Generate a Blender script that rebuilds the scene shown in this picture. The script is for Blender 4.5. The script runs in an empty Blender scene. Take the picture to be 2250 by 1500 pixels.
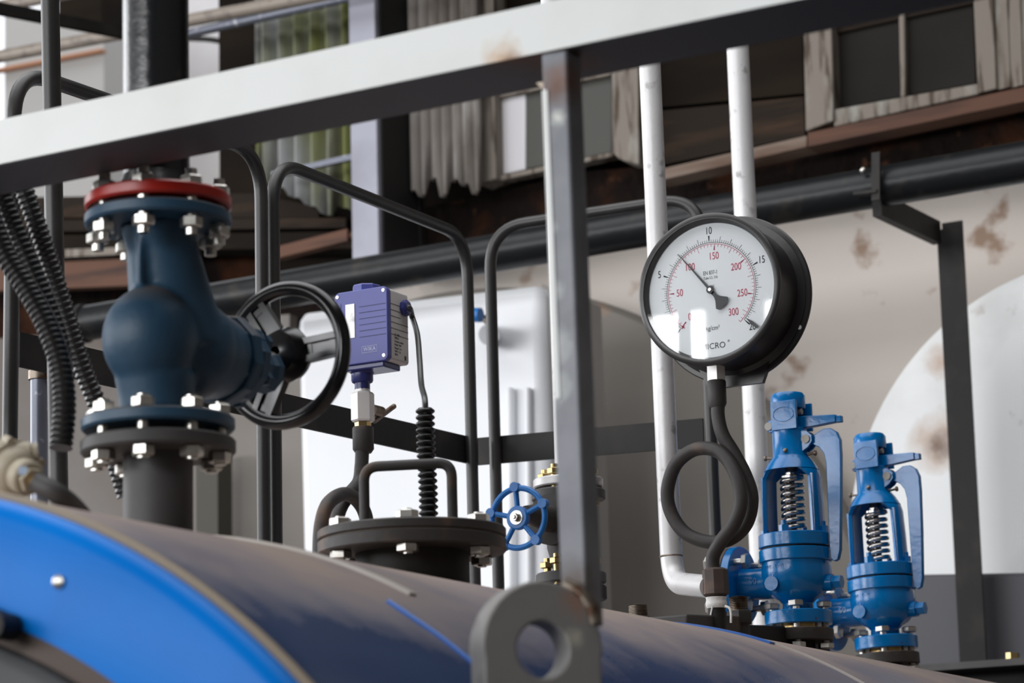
import bpy, bmesh, math, random
from mathutils import Vector, Matrix, Quaternion
random.seed(7)
SC = bpy.context.scene
COL = SC.collection
R = math.radians

# ------------------------------------------------------------------ camera
CAM = Vector((0, 0, 1.6)); FPX = 6000.0
TH, PT, RO = R(28.5), R(12.0), R(-1.57)
_fh = Vector((-math.sin(TH), math.cos(TH), 0)); _r = Vector((math.cos(TH), math.sin(TH), 0)); _z = Vector((0, 0, 1))
FW = math.cos(PT)*_fh + math.sin(PT)*_z
_u = -math.sin(PT)*_fh + math.cos(PT)*_z
RT = math.cos(RO)*_r + math.sin(RO)*_u
UP = -math.sin(RO)*_r + math.cos(RO)*_u
cd = bpy.data.cameras.new('camera'); cam = bpy.data.objects.new('camera', cd); COL.objects.link(cam)
cam.matrix_world = Matrix(((RT.x, UP.x, -FW.x, CAM.x), (RT.y, UP.y, -FW.y, CAM.y), (RT.z, UP.z, -FW.z, CAM.z), (0, 0, 0, 1)))
cd.sensor_width = 36; cd.lens = 96; cd.clip_start = .1; cd.clip_end = 200
cd.dof.use_dof = True; cd.dof.focus_distance = 4.75; cd.dof.aperture_fstop = 6.0
SC.camera = cam

# ------------------------------------------------------------------ light
w = bpy.data.worlds.new('world'); SC.world = w; w.use_nodes = True
wn = w.node_tree; bg = wn.nodes['Background']
tc = wn.nodes.new('ShaderNodeTexCoord'); sp = wn.nodes.new('ShaderNodeSeparateXYZ'); rp = wn.nodes.new('ShaderNodeValToRGB')
wn.links.new(tc.outputs['Generated'], sp.inputs[0]); wn.links.new(sp.outputs['Z'], rp.inputs[0]); wn.links.new(rp.outputs[0], bg.inputs[0])
rp.color_ramp.elements[0].position = .0; rp.color_ramp.elements[0].color = (.03, .028, .026, 1)
rp.color_ramp.elements[1].position = .03; rp.color_ramp.elements[1].color = (.93, .95, 1, 1)
bg.inputs[1].default_value = 2.0

def area(name, loc, target, sx, sy, power, col=(1, 1, 1)):
    l = bpy.data.lights.new(name, 'AREA'); l.shape = 'RECTANGLE'; l.size = sx; l.size_y = sy; l.energy = power; l.color = col
    o = bpy.data.objects.new(name, l); COL.objects.link(o); o.location = loc
    o.rotation_euler = (Vector(target)-Vector(loc)).to_track_quat('-Z', 'Y').to_euler(); return o
# daylight through two window bays behind the camera, and the open left side
area('daylight_bay_light', (-9.3, -4.6, 4.03), (-9.3, 4.0, 4.03), 6.3, 1.76, 620, (.97, .98, 1))
area('daylight_bay_light', (-3.62, -4.6, 4.03), (-3.62, 4.0, 4.03), 4.32, 1.76, 430, (.97, .98, 1))
area('side_opening_light', (-10.0, 2.8, 4.5), (-2.0, 2.8, 3.9), 5.5, 3.0, 430, (.97, .98, 1))
area('added_top_fill', (-3.2, 3.2, 6.1), (-3.2, 3.2, 0), 6.0, 4.0, 330, (.97, .98, 1))  # overhead fill, added to brighten the boiler top and other upward faces

SC.view_settings.view_transform = 'Standard'; SC.view_settings.look = 'None'
SC.view_settings.exposure = -0.5; SC.view_settings.gamma = 1.0; SC.view_settings.use_curve_mapping = False
SC.cycles.use_denoising = True; SC.cycles.max_bounces = 8; SC.cycles.sample_clamp_indirect = 4.0

# ------------------------------------------------------------------ pixel helpers: a line of sight met with a real plane of the hall
def ray(x, y): return FW + RT*((x-1125)/FPX) - UP*((y-750)/FPX)
def onX(x, y, c): d = ray(x, y); return CAM + d*((c-CAM.x)/d.x)
def onY(x, y, c): d = ray(x, y); return CAM + d*((c-CAM.y)/d.y)
def atD(x, y, k): return CAM + ray(x, y)*k
def proj(p):
    d = Vector(p)-CAM; k = d.dot(FW); return (1125+FPX*d.dot(RT)/k, 750-FPX*d.dot(UP)/k, k)
def zat(x, y, py):
    a, b = 0.0, 6.0
    for _ in range(40):
        m = (a+b)/2
        if proj((x, y, m))[1] > py: a = m
        else: b = m
    return (a+b)/2
def zrim(x, y, r, py):
    n = math.hypot(x, y); return zat(x-x/n*r, y-y/n*r, py)

# ------------------------------------------------------------------ materials
def new_mat(name):
    m = bpy.data.materials.new(name); m.use_nodes = True; return m, m.node_tree, m.node_tree.nodes['Principled BSDF']
def M(name, col, rough=.5, metal=0.0, layers=(), bump=None, spec=None, coat=0.0, dust=None, spots=(), grad=None):
    m, nt, b = new_mat(name); N, L = nt.nodes, nt.links
    tc = N.new('ShaderNodeTexCoord'); src = tc.outputs['Object']
    cur = None
    def mix(fac, c2):
        nonlocal cur
        mx = N.new('ShaderNodeMix'); mx.data_type = 'RGBA'
        if cur is None: mx.inputs['A'].default_value = (*col, 1)
        else: L.new(cur, mx.inputs['A'])
        mx.inputs['B'].default_value = (*c2, 1); L.new(fac, mx.inputs['Factor']); cur = mx.outputs['Result']
    def ramp(out, lo, hi):
        r = N.new('ShaderNodeMapRange'); r.inputs['From Min'].default_value = lo; r.inputs['From Max'].default_value = hi
        L.new(out, r.inputs['Value']); return r.outputs['Result']
    for ly in layers:
        c2, sc, lo, hi = ly[:4]; st = ly[4] if len(ly) > 4 else None
        n = N.new('ShaderNodeTexNoise'); n.inputs['Scale'].default_value = sc; n.inputs['Detail'].default_value = 5
        if st:
            mp = N.new('ShaderNodeMapping'); mp.inputs['Scale'].default_value = st; L.new(src, mp.inputs[0]); L.new(mp.outputs[0], n.inputs['Vector'])
        else: L.new(src, n.inputs['Vector'])
        mix(ramp(n.outputs['Fac'], lo, hi), c2)
    if grad:  # (colour, axis, from, to): paint bands that belong to the thing
        c2, ax, lo, hi = grad
        s = N.new('ShaderNodeSeparateXYZ'); L.new(src, s.inputs[0]); mix(ramp(s.outputs[ax], lo, hi), c2)
    if dust:  # (colour, lo, hi): settled dust on upward faces
        g = N.new('ShaderNodeNewGeometry'); s = N.new('ShaderNodeSeparateXYZ'); L.new(g.outputs['Normal'], s.inputs[0])
        n = N.new('ShaderNodeTexNoise'); n.inputs['Scale'].default_value = 3.5; n.inputs['Detail'].default_value = 5; n.inputs['Roughness'].default_value=.6; L.new(src, n.inputs['Vector'])
        a = N.new('ShaderNodeMath'); a.operation = 'MULTIPLY_ADD'; a.inputs[1].default_value = .32; L.new(n.outputs['Fac'], a.inputs[0]); L.new(s.outputs['Z'], a.inputs[2])
        mix(ramp(a.outputs[0], dust[1]+.16, dust[2]+.16), dust[0]); dust_f = ramp(a.outputs[0], dust[1]+.16, dust[2]+.16)
    for (pt, r0, r1, c2) in spots:  # rust or stains at a place on the thing (world position, not moved copies)
        g = N.new('ShaderNodeNewGeometry'); v = N.new('ShaderNodeVectorMath'); v.operation = 'DISTANCE'; v.inputs[1].default_value = pt; L.new(g.outputs['Position'], v.inputs[0])
        n = N.new('ShaderNodeTexNoise'); n.inputs['Scale'].default_value = 1.6/r1; n.inputs['Detail'].default_value = 4; L.new(src, n.inputs['Vector'])
        a = N.new('ShaderNodeMath'); a.operation = 'MULTIPLY_ADD'; a.inputs[1].default_value = -r1*.9; L.new(n.outputs['Fac'], a.inputs[0]); L.new(v.outputs['Value'], a.inputs[2])
        mix(ramp(a.outputs[0], r1-r1*.45, r0-r1*.45), c2)
    if cur is None: b.inputs['Base Color'].default_value = (*col, 1)
    else: L.new(cur, b.inputs['Base Color'])
    b.inputs['Roughness'].default_value = rough; b.inputs['Metallic'].default_value = metal
    if dust:
        r = N.new('ShaderNodeMapRange'); L.new(dust_f, r.inputs['Value']); r.inputs['To Min'].default_value = rough; r.inputs['To Max'].default_value = .85; L.new(r.outputs[0], b.inputs['Roughness'])
    if spec is not None: b.inputs['Specular IOR Level'].default_value = spec
    if coat: b.inputs['Coat Weight'].default_value = coat; b.inputs['Coat Roughness'].default_value = .08
    if bump:
        n = N.new('ShaderNodeTexNoise'); n.inputs['Scale'].default_value = bump[0]; n.inputs['Detail'].default_value = 4; L.new(src, n.inputs['Vector'])
        bp = N.new('ShaderNodeBump'); bp.inputs['Strength'].default_value = bump[1]; bp.inputs['Distance'].default_value = bump[2] if len(bump) > 2 else .002
        L.new(n.outputs['Fac'], bp.inputs['Height']); L.new(bp.outputs[0], b.inputs['Normal'])
    return m

RUST = (.16, .055, .02)
MT = {}
MT['rail_white'] = M('white_rail_paint', (.74, .76, .74), .42, layers=[((.66, .67, .63), 6, .45, .7)])
MT['post_grey'] = M('grey_post_paint', (.20, .21, .235), .5, layers=[((.29, .30, .33), 12, .4, .65), ((.62, .64, .6), 22, .68, .71, (1, 1, .5))])
MT['black_tube'] = M('black_tube_paint', (.018, .017, .016), .42, layers=[((.032, .029, .027), 9, .5, .7)], bump=(120, .1))
MT['black_gloss'] = M('glossy_black_paint', (.012, .013, .014), .24, layers=[((.05, .045, .04), 14, .6, .75)], bump=(35, .35, .003))
MT['black_matt'] = M('dull_black_paint', (.012, .011, .010), .6, spec=.3, layers=[((.025, .021, .018), 10, .5, .7)], bump=(60, .2))
MT['black_rusty'] = M('rusting_black_paint', (.036, .032, .030), .6, layers=[((.10, .062, .042), 16, .58, .72)], bump=(90, .3))
MT['nozzle'] = M('dusty_dark_grey_paint', (.05, .048, .048), .6, layers=[((.075, .07, .068), 8, .45, .7)])
MT['navy'] = M('matt_navy_casting', (.013, .052, .10), .5, layers=[((.022, .068, .12), 12, .4, .7)], bump=(240, .12), dust=((.10, .085, .075), .45, .95))
MT['red'] = M('red_flange_paint', (.33, .012, .006), .35, bump=(80, .1))
MT['zinc'] = M('zinc_plated_steel', (.62, .60, .56), .34, 1.0, layers=[((.42, .39, .34), 60, .5, .7)])
MT['steel_dark'] = M('stained_steel', (.25, .21, .17), .45, .9, layers=[((.12, .06, .035), 50, .5, .65)])
MT['gold'] = M('yellow_passivated_steel', (.55, .42, .2), .35, 1.0)
MT['brass'] = M('brass', (.6, .42, .18), .3, 1.0)
MT['blue'] = M('glossy_blue_casting', (.0, .18, .50), .2, layers=[((.0, .145, .42), 14, .45, .7), ((.09, .04, .025), 70, .735, .76)], bump=(70, .28, .0018))
MT['blue_wheel'] = M('blue_wheel_paint', (.004, .16, .52), .4, bump=(90, .25))
MT['alu'] = M('aluminium_paint', (.64, .63, .63), .42, .2, layers=[((.34, .325, .32), 30, .60, .70), ((.74, .73, .73), 9, .5, .7)], bump=(110, .25))
MT['spring'] = M('spring_steel', (.48, .46, .44), .22, 1.0)
MT['tank_blue'] = M('dark_blue_cladding', (.030, .052, .125), .24, dust=((.32, .25, .215), .78, .96), layers=[((.042, .07, .155), 5, .4, .7, (1, .3, 1))])
MT['tank_front'] = M('bright_blue_front', (.0, .20, .72), .32, layers=[((.0, .16, .60), 4, .4, .7)], spec=.1)
MT['front_seal'] = M('brown_grey_seal', (.13, .10, .085), .8)
MT['door_dark'] = M('dark_door_paint', (.05, .053, .056), .5)
MT['band_tan'] = M('tan_sealant', (.30, .24, .17), .7)
MT['band_light'] = M('pale_joint_strip', (.52, .48, .44), .5)
MT['band_blue'] = M('blue_edge_tape', (.03, .16, .60), .4)
MT['lug'] = M('worn_grey_lug_paint', (.30, .29, .28), .5, layers=[((.42, .41, .39), 9, .58, .75), ((.40, .37, .30), 14, .70, .76), ((.14, .06, .035), 17, .66, .74)], bump=(40, .3))
MT['hose'] = M('black_plastic', (.012, .012, .012), .3)
MT['cable'] = M('dark_cable', (.05, .052, .05), .35)
MT['beige'] = M('beige_head_paint', (.42, .37, .28), .5, bump=(60, .15))
MT['sticker'] = M('pale_blue_sticker', (.35, .45, .6), .5)
MT['sw_blue'] = M('violet_blue_plastic', (.066, .075, .30), .42, bump=(300, .06))
MT['sw_line'] = M('violet_blue_groove', (.02, .022, .10), .6)
MT['sw_dark'] = M('dark_blue_plastic', (.035, .04, .18), .3)
MT['sw_grey'] = M('grey_plastic', (.62, .59, .57), .55)
MT['print'] = M('dark_print', (.05, .05, .055), .7)
MT['print_pale'] = M('pale_print', (.5, .52, .7), .6)
MT['window_pale'] = M('display_window', (.75, .76, .74), .15, layers=[((.12, .12, .11), 30, .55, .7)])
MT['hexwhite'] = M('bright_hex_steel', (.88, .85, .83), .35, .2)
MT['dial'] = M('dial_white', (.80, .84, .86), .6)
MT['dial_black'] = M('dial_black_print', (.03, .03, .035), .7)
MT['dial_red'] = M('dial_red_print', (.50, .06, .12), .7)
MT['needle'] = M('needle_black', (.03, .035, .04), .5)
MT['gauge_case'] = M('black_gauge_case', (.022, .02, .02), .33, layers=[((.06, .035, .025), 18, .66, .72)], bump=(60, .15))
MT['tape'] = M('white_thread_tape', (.8, .79, .77), .8, bump=(200, .5))
MT['wall'] = M('stained_beige_plaster', (.52, .468, .425), .85, layers=[((.46, .41, .365), 1.3, .4, .7), ((.25, .17, .12), 7.5, .61, .72), ((.20, .14, .10), 3.2, .70, .80, (1, 1, .5))], bump=(6, .2, .01))
MT['wall_dark'] = M('dark_sooty_boards', (.012, .009, .007), .95, spec=.1, layers=[((.022, .016, .010), 3, .45, .7, (.4, 1, 2))])
MT['rubble'] = M('rust_caked_ledge', (.009, .006, .005), .95, spec=.1, layers=[((.045, .017, .008), 4.5, .5, .68), ((.11, .05, .024), 11, .64, .78)], bump=(16, 1.0, .03))
MT['wood'] = M('weathered_wood', (.21, .18, .15), .85, layers=[((.07, .05, .036), 6, .5, .62, (6, 6, .8)), ((.30, .29, .255), 5, .56, .7, (3, 3, 1))], bump=(20, .4, .004))
MT['wood_dark'] = M('dark_timber', (.022, .016, .012), .9, spec=.15, layers=[((.055, .034, .022), 4, .5, .7, (.5, 1, 4))], bump=(20, .4, .004))
MT['wood_red'] = M('reddish_timber', (.11, .05, .03), .85, layers=[((.04, .02, .015), 4, .5, .7, (.5, 1, 4))])
MT['pane_dark'] = M('grimy_window_glass', (.012, .011, .009), .6, spec=.1, layers=[((.022, .018, .016), 2, .4, .7)])
MT['pane_grey'] = M('pale_grimy_glass', (.075, .075, .066), .5, spec=.2)
MT['pane_light'] = M('whitened_glass', (.62, .6, .62), .4)
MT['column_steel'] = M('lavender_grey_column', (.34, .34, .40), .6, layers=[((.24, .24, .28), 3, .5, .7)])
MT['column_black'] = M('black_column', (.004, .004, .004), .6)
MT['corr_white'] = M('grimy_corrugated_sheet', (.29, .26, .235), .7, layers=[((.10, .08, .06), 3.5, .45, .7, (1.5, 1, .7)), ((.48, .46, .44), 5, .55, .75, (2, 1, .5))], bump=(12, .3, .01))
MT['corr_green'] = M('mossy_corrugated_sheet', (.25, .255, .255), .7, layers=[((.13, .14, .035), 2.6, .46, .6, (2.6, 1, .25)), ((.06, .055, .045), 5, .55, .7, (2, 1, .4))])
MT['pipe_tan'] = M('dusty_tan_pipe', (.27, .23, .19), .5, layers=[((.17, .14, .12), 30, .5, .7)])
MT['pipe_greyblue'] = M('galvanised_pipe', (.17, .18, .22), .35, .4, layers=[((.5, .5, .55), 40, .6, .7)])
MT['house_white'] = M('white_render', (.62, .6, .6), .8, layers=[((.48, .45, .43), 1.2, .4, .7)])
MT['house_grey'] = M('grey_render', (.42, .41, .39), .8)
MT['house_pink'] = M('pinkish_beige_render', (.55, .46, .41), .8)
MT['brick_trim'] = M('orange_brown_trim', (.42, .20, .11), .8)
MT['tank_white'] = M('white_tank_paint', (.76, .77, .77), .5, layers=[((.62, .61, .59), 2.4, .5, .72), ((.5, .48, .46), 9, .68, .76)])
MT['tank_grey'] = M('grey_brown_tank_paint', (.16, .143, .127), .8, layers=[((.21, .19, .17), 1.5, .4, .7)])
MT['box_grey'] = M('slate_grey_paint', (.075, .073, .085), .55, layers=[((.07, .07, .08), 2, .4, .7)])
MT['cabinet'] = M('bright_white_cladding', (.80, .81, .83), .4, layers=[((.72, .73, .75), 1.3, .4, .7)])
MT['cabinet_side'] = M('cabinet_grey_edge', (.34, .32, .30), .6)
MT['sill'] = M('pale_rusty_sill', (.19, .14, .11), .85, layers=[((.09, .045, .025), 4, .5, .65, (.5, 1, 4))])
MT['brown'] = M('brown_fitting_paint', (.06, .042, .035), .6, layers=[((.12, .075, .055), 20, .5, .7)], bump=(60, .3))
MT['tank_grey2'] = M('grey_brown_board', (.17, .155, .142), .85, layers=[((.12, .10, .085), 1.6, .4, .65), ((.10, .055, .035), 3, .6, .75)])
MT['olive'] = M('dark_olive_paint', (.05, .045, .033), .7)
MT['wheel_black'] = M('wheel_black_enamel', (.010, .010, .011), .2)
MT['black_pipe'] = M('black_wall_pipe_paint', (.010, .011, .012), .36, spec=.28, layers=[((.03, .026, .022), 14, .6, .75)], bump=(35, .35, .003))
MT['dull_pin'] = M('dull_pin_steel', (.40, .37, .33), .6, .25)
MT['concrete'] = M('dark_concrete', (.05, .048, .045), .9)
MT['ceiling'] = M('dark_roof', (.05, .048, .045), .9)
def glass_mat():
    m, nt, b = new_mat('clear_gauge_glass'); N, L = nt.nodes, nt.links; N.remove(b)
    out = N['Material Output']; t = N.new('ShaderNodeBsdfTransparent'); g = N.new('ShaderNodeBsdfGlossy'); g.inputs['Roughness'].default_value = .02
    f = N.new('ShaderNodeLayerWeight'); f.inputs['Blend'].default_value = .5; x = N.new('ShaderNodeMixShader')
    p5 = N.new('ShaderNodeMath'); p5.operation = 'POWER'; p5.inputs[1].default_value = 5; k = N.new('ShaderNodeMath'); k.operation = 'MULTIPLY_ADD'; k.inputs[1].default_value = .95; k.inputs[2].default_value = .05; k.use_clamp = True
    L.new(f.outputs['Facing'], p5.inputs[0]); L.new(p5.outputs[0], k.inputs[0]); L.new(k.outputs[0], x.inputs[0]); L.new(t.outputs[0], x.inputs[1]); L.new(g.outputs[0], x.inputs[2]); L.new(x.outputs[0], out.inputs[0]); return m
MT['glass'] = glass_mat()

# ------------------------------------------------------------------ mesh builder
ORG = {}
def frame(axis):
    a = Vector(axis).normalized(); t = Vector((0, 0, 1)) if abs(a.z) < .9 else Vector((1, 0, 0))
    u = t.cross(a).normalized(); v = a.cross(u); return u, v, a
def smooth_path(pts, n=8):
    P = [Vector(p) for p in pts]
    if len(P) < 3: return P
    P = [2*P[0]-P[1]] + P + [2*P[-1]-P[-2]]; out = []
    for i in range(1, len(P)-2):
        for k in range(n):
            t = k/n; a, b, c, d = P[i-1], P[i], P[i+1], P[i+2]
            out.append(.5*((2*b)+(c-a)*t+(2*a-5*b+4*c-d)*t*t+(3*b-a-3*c+d)*t**3))
    out.append(P[-2]); return out
def round_path(pts, rad, n=8):
    P = [Vector(p) for p in pts]; out = [P[0]]
    for i in range(1, len(P)-1):
        a, b, c = P[i-1], P[i], P[i+1]; u = (a-b); v = (c-b); r = min(rad, u.length*.49, v.length*.49)
        p0 = b+u.normalized()*r; p1 = b+v.normalized()*r
        for k in range(n+1):
            t = k/n; out.append((1-t)**2*p0+2*t*(1-t)*b+t*t*p1)
    out.append(P[-1]); return out
class MB:
    def __init__(s): s.bm = bmesh.new()
    def _ring(s, c, u, v, r, n, ph=0): return [s.bm.verts.new(c+u*(r*math.cos(ph+2*math.pi*i/n))+v*(r*math.sin(ph+2*math.pi*i/n))) for i in range(n)]
    def _bridge(s, a, b):
        n = len(a)
        for i in range(n):
            try: s.bm.faces.new((a[i], a[(i+1) % n], b[(i+1) % n], b[i]))
            except ValueError: pass
    def lathe(s, prof, o, axis=(0, 0, 1), n=48, caps=True, ph=0):
        u, v, a = frame(axis); o = Vector(o); rs = [s._ring(o+a*h, u, v, max(r, 1e-5), n, ph) for r, h in prof]
        for p, q in zip(rs[:-1], rs[1:]): s._bridge(p, q)
        if caps: s.bm.faces.new(rs[0][::-1]); s.bm.faces.new(rs[-1])
        return s
    def cyl(s, p0, p1, r, r1=None, n=24, ph=0):
        p0, p1 = Vector(p0), Vector(p1); return s.lathe([(r, 0), (r if r1 is None else r1, (p1-p0).length)], p0, p1-p0, n, ph=ph)
    def disc(s, o, axis, r, t, n=48, bev=None, ph=0):
        b = min(t*.2, .002) if bev is None else bev
        return s.lathe([(r-b, 0), (r, b), (r, t-b), (r-b, t)], o, axis, n, ph=ph)
    def annulus(s, o, axis, ro, ri, t, n=96):
        u, v, a = frame(axis); o = Vector(o); b = min(.002, t*.2)
        pr = [(ri, 0), (ro-b, 0), (ro, b), (ro, t-b), (ro-b, t), (ri, t)]
        rs = [s._ring(o+a*h, u, v, r, n) for r, h in pr]
        for p, q in zip(rs, rs[1:]+rs[:1]): s._bridge(p, q)
        return s
    def tube(s, path, r, n=12, caps=True, rf=None):
        P = [Vector(p) for p in path]; T = [(P[min(i+1, len(P)-1)]-P[max(i-1, 0)]).normalized() for i in range(len(P))]
        u, v, a = frame(T[0]); rs = []; d = 0
        for i, p in enumerate(P):
            if i:
                q = T[i-1].rotation_difference(T[i]); u = q @ u; v = q @ v; d += (P[i]-P[i-1]).length
            rs.append(s._ring(p, u, v, r if rf is None else rf(d), n))
        for p, q in zip(rs[:-1], rs[1:]): s._bridge(p, q)
        if caps: s.bm.faces.new(rs[0][::-1]); s.bm.faces.new(rs[-1])
        return s
    def torus(s, o, axis, R_, r, n=64, m=12, a0=0, a1=2*math.pi):
        u, v, a = frame(axis); o = Vector(o); rs = []
        for i in range(n):
            t = 2*math.pi*i/n; d = u*math.cos(t)+v*math.sin(t)
            rs.append([s.bm.verts.new(o+d*(R_+r*math.cos(2*math.pi*j/m))+a*(r*math.sin(2*math.pi*j/m))) for j in range(m)])
        for p, q in zip(rs, rs[1:]+rs[:1]): s._bridge(p, q)
        return s
    def box(s, c, size, rot=None):
        c = Vector(c); x, y, z = [k/2 for k in size]
        vs = [Vector((i*x, j*y, k*z)) for i in (-1, 1) for j in (-1, 1) for k in (-1, 1)]
        if rot is not None: vs = [rot @ q for q in vs]
        V = [s.bm.verts.new(c+q) for q in vs]
        for f in ((0, 1, 3, 2), (4, 6, 7, 5), (0, 4, 5, 1), (2, 3, 7, 6), (0, 2, 6, 4), (1, 5, 7, 3)): s.bm.faces.new([V[i] for i in f])
        return s
    def bar(s, p0, p1, wv, hv):
        """box beam from p0 to p1 with half extents given by vectors wv and hv"""
        p0, p1, wv, hv = map(Vector, (p0, p1, wv, hv))
        V = [s.bm.verts.new(p+a*wv+b*hv) for p in (p0, p1) for a, b in ((-1, -1), (1, -1), (1, 1), (-1, 1))]
        for f in ((3, 2, 1, 0), (4, 5, 6, 7), (0, 1, 5, 4), (1, 2, 6, 5), (2, 3, 7, 6), (3, 0, 4, 7)): s.bm.faces.new([V[i] for i in f])
        return s
    def prism(s, pts, off):
        a = [s.bm.verts.new(Vector(p)) for p in pts]; b = [s.bm.verts.new(Vector(p)+Vector(off)) for p in pts]
        s.bm.faces.new(a[::-1]); s.bm.faces.new(b); s._bridge(a, b); return s
    def plate_hole(s, outer, hole, off):
        a = [s.bm.verts.new(Vector(p)) for p in outer]; h = [s.bm.verts.new(Vector(p)) for p in hole]
        b = [s.bm.verts.new(Vector(p)+Vector(off)) for p in outer]; k = [s.bm.verts.new(Vector(p)+Vector(off)) for p in hole]
        s._bridge(a, b); s._bridge(h, k); s._bridge(a, h); s._bridge(b, k); return s
    def sphere(s, o, r, n=24, sc=(1, 1, 1)):
        m = Matrix.Translation(Vector(o)) @ Matrix.Diagonal((r*sc[0], r*sc[1], r*sc[2], 1))
        bmesh.ops.create_uvsphere(s.bm, u_segments=n, v_segments=n//2, radius=1, matrix=m); return s
    def build(s, name, mat, parent=None, label=None, ang=38, bevel=0, mods=()):
        o0 = ORG.get(parent.name, Vector()) if parent else Vector()
        bmesh.ops.recalc_face_normals(s.bm, faces=s.bm.faces[:])
        if o0.length: bmesh.ops.translate(s.bm, verts=s.bm.verts[:], vec=-o0)
        me = bpy.data.meshes.new(name); s.bm.to_mesh(me); s.bm.free()
        for p in me.polygons: p.use_smooth = True
        me.set_sharp_from_angle(angle=R(ang))
        me.materials.append(MT[mat] if isinstance(mat, str) else mat)
        o = bpy.data.objects.new(name, me); COL.objects.link(o)
        if parent: o.parent = parent; ORG[o.name] = o0
        if label: o['label'] = label
        if bevel:
            b = o.modifiers.new('bevel', 'BEVEL'); b.width = bevel; b.segments = 2; b.limit_method = 'ANGLE'; b.angle_limit = R(40)
        return o
def tag(o, label, cat, group=None, kind=None):
    o['label'] = label; o['category'] = cat
    if group: o['group'] = group
    if kind: o['kind'] = kind
    return o
def thing(name, loc, label, cat, group=None):
    o = bpy.data.objects.new(name, None); COL.objects.link(o); o.location = loc; o.empty_display_size = .05
    ORG[o.name] = Vector(loc); return tag(o, label, cat, group)
def struct(o): o['kind'] = 'structure'; return o
def inst(name, me, parent, loc, rot=None, label=None):
    """one more copy of a small part; loc in world"""
    o = bpy.data.objects.new(name, me); COL.objects.link(o); o.parent = parent
    o.location = Vector(loc)-ORG[parent.name]
    if rot is not None: o.rotation_euler = rot
    if label: o['label'] = label
    return o
def mesh_only(mb, mat, ang=30):
    o = mb.build('part_mesh', mat, ang=ang); me = o.data; bpy.data.objects.remove(o); return me
def text(s_, size, name, mat, parent, M4, sx=1.0, depth=.0002, align='CENTER', bold=0.0):
    c = bpy.data.curves.new(name, 'FONT'); c.body = s_; c.size = size; c.extrude = depth; c.align_x = align; c.align_y = 'CENTER'; c.offset = bold
    t = bpy.data.objects.new(name, c); COL.objects.link(t)
    dg = bpy.context.evaluated_depsgraph_get(); me = bpy.data.meshes.new_from_object(t.evaluated_get(dg)); bpy.data.objects.remove(t)
    me.transform(M4 @ Matrix.Diagonal((sx, 1, 1, 1))); return me
def join_meshes(name, mes, mat, parent, label=None):
    bm = bmesh.new()
    for m in mes: bm.from_mesh(m)
    mb = MB.__new__(MB); mb.bm = bm; return mb.build(name, mat, parent, label)
def remeshed(o, vox, it=6):
    r = o.modifiers.new('remesh', 'REMESH'); r.mode = 'VOXEL'; r.voxel_size = vox; r.use_smooth_shade = True
    m = o.modifiers.new('smooth', 'SMOOTH'); m.factor = .5; m.iterations = it; return o

XB = -2.04; ZC = 1.23; RB = .85; YF = 2.2; YE = 6.0
def shell_z(x): return ZC + math.sqrt(max(RB*RB-(x-XB)**2, 0))

def stud_mesh(r, L, nr, nh, gap_nuts, mat='zinc', heads=True):
    """stud along z, centred; nuts outside +-gap_nuts"""
    mb = MB(); mb.cyl((0, 0, -L/2), (0, 0, L/2), r, n=12)
    for s_ in (-1, 1):
        z0 = s_*gap_nuts; mb.lathe([(nr*.86, 0), (nr, nh*.12), (nr, nh*.88), (nr*.86, nh)], (0, 0, z0), (0, 0, s_), 6, ph=.3)
    return mesh_only(mb, mat)

# ================================================================== the hall
tmp = MB().box((-3, 2, -.05), (24, 20, .1)).build('floor', 'concrete'); struct(tmp)
tmp = MB().box((-3.2, 1.2, 6.3), (12.6, 13, .1)).build('ceiling', 'ceiling'); struct(tmp)
tmp = MB().box((-5.0, -5.4, 3.1), (16.2, .15, 6.3)).build('wall_front', 'ceiling'); struct(tmp)
tmp = MB().box((3.0, 2, 3.1), (.15, 14, 6.3)).build('wall_right', 'tank_grey2'); struct(tmp)
YW = 7.5
zs = onY(1400, 500, YW).z
tmp = MB().box((-2.6, YW+.1, zs/2), (11.2, .2, zs)).build('wall_back', 'wall'); struct(tmp)
tmp = MB().box(((-5.2+3)/2, YW+.1, (zs+6.3)/2), (8.2, .2, 6.3-zs-.004)).build('wall_back_upper', 'wall_dark'); tmp.name = 'wall_back.001'; struct(tmp)

def slab(name, px, Y, t, mat, label=None, cat=None, group=None, parent=None, bevel=0, kind=None):
    pts = [onY(x, y, Y) for x, y in px]
    o = MB().prism(pts, (0, t, 0)).build(name, mat, parent, bevel=bevel)
    if parent is None and cat: tag(o, label, cat, group)
    elif label: o['label'] = label
    if kind: o['kind'] = kind
    return o
def wavy(name, px_l, px_r, ytop_l, ybot_l, ybot_r, Y, mat, label, waves, amp=.018, jag=0):
    a = onY(px_l, ytop_l, Y); b = onY(px_r, ytop_l, Y); z0 = onY(px_l, ybot_l, Y).z; z1 = onY(px_r, ybot_r, Y).z
    zt = max(a.z, b.z)+.3; bm = bmesh.new(); n = waves*8; rows = []
    rnd = random.Random(waves)
    jags = [rnd.uniform(-jag, jag) for _ in range(waves+2)]
    for i in range(n+1):
        t = i/n; x = a.x+(b.x-a.x)*t; y = Y+amp*math.sin(2*math.pi*waves*t)
        zb = z0+(z1-z0)*t+jags[int(t*waves)]
        rows.append([bm.verts.new((x, y, zb+(zt-zb)*k/6)) for k in range(7)])
    for p, q in zip(rows[:-1], rows[1:]):
        for k in range(6): bm.faces.new((p[k], q[k], q[k+1], p[k+1]))
    mb = MB.__new__(MB); mb.bm = bm; o = mb.build(name, mat); s = o.modifiers.new('solid', 'SOLIDIFY'); s.thickness = .004
    return tag(o, label, 'sheet')

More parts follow.
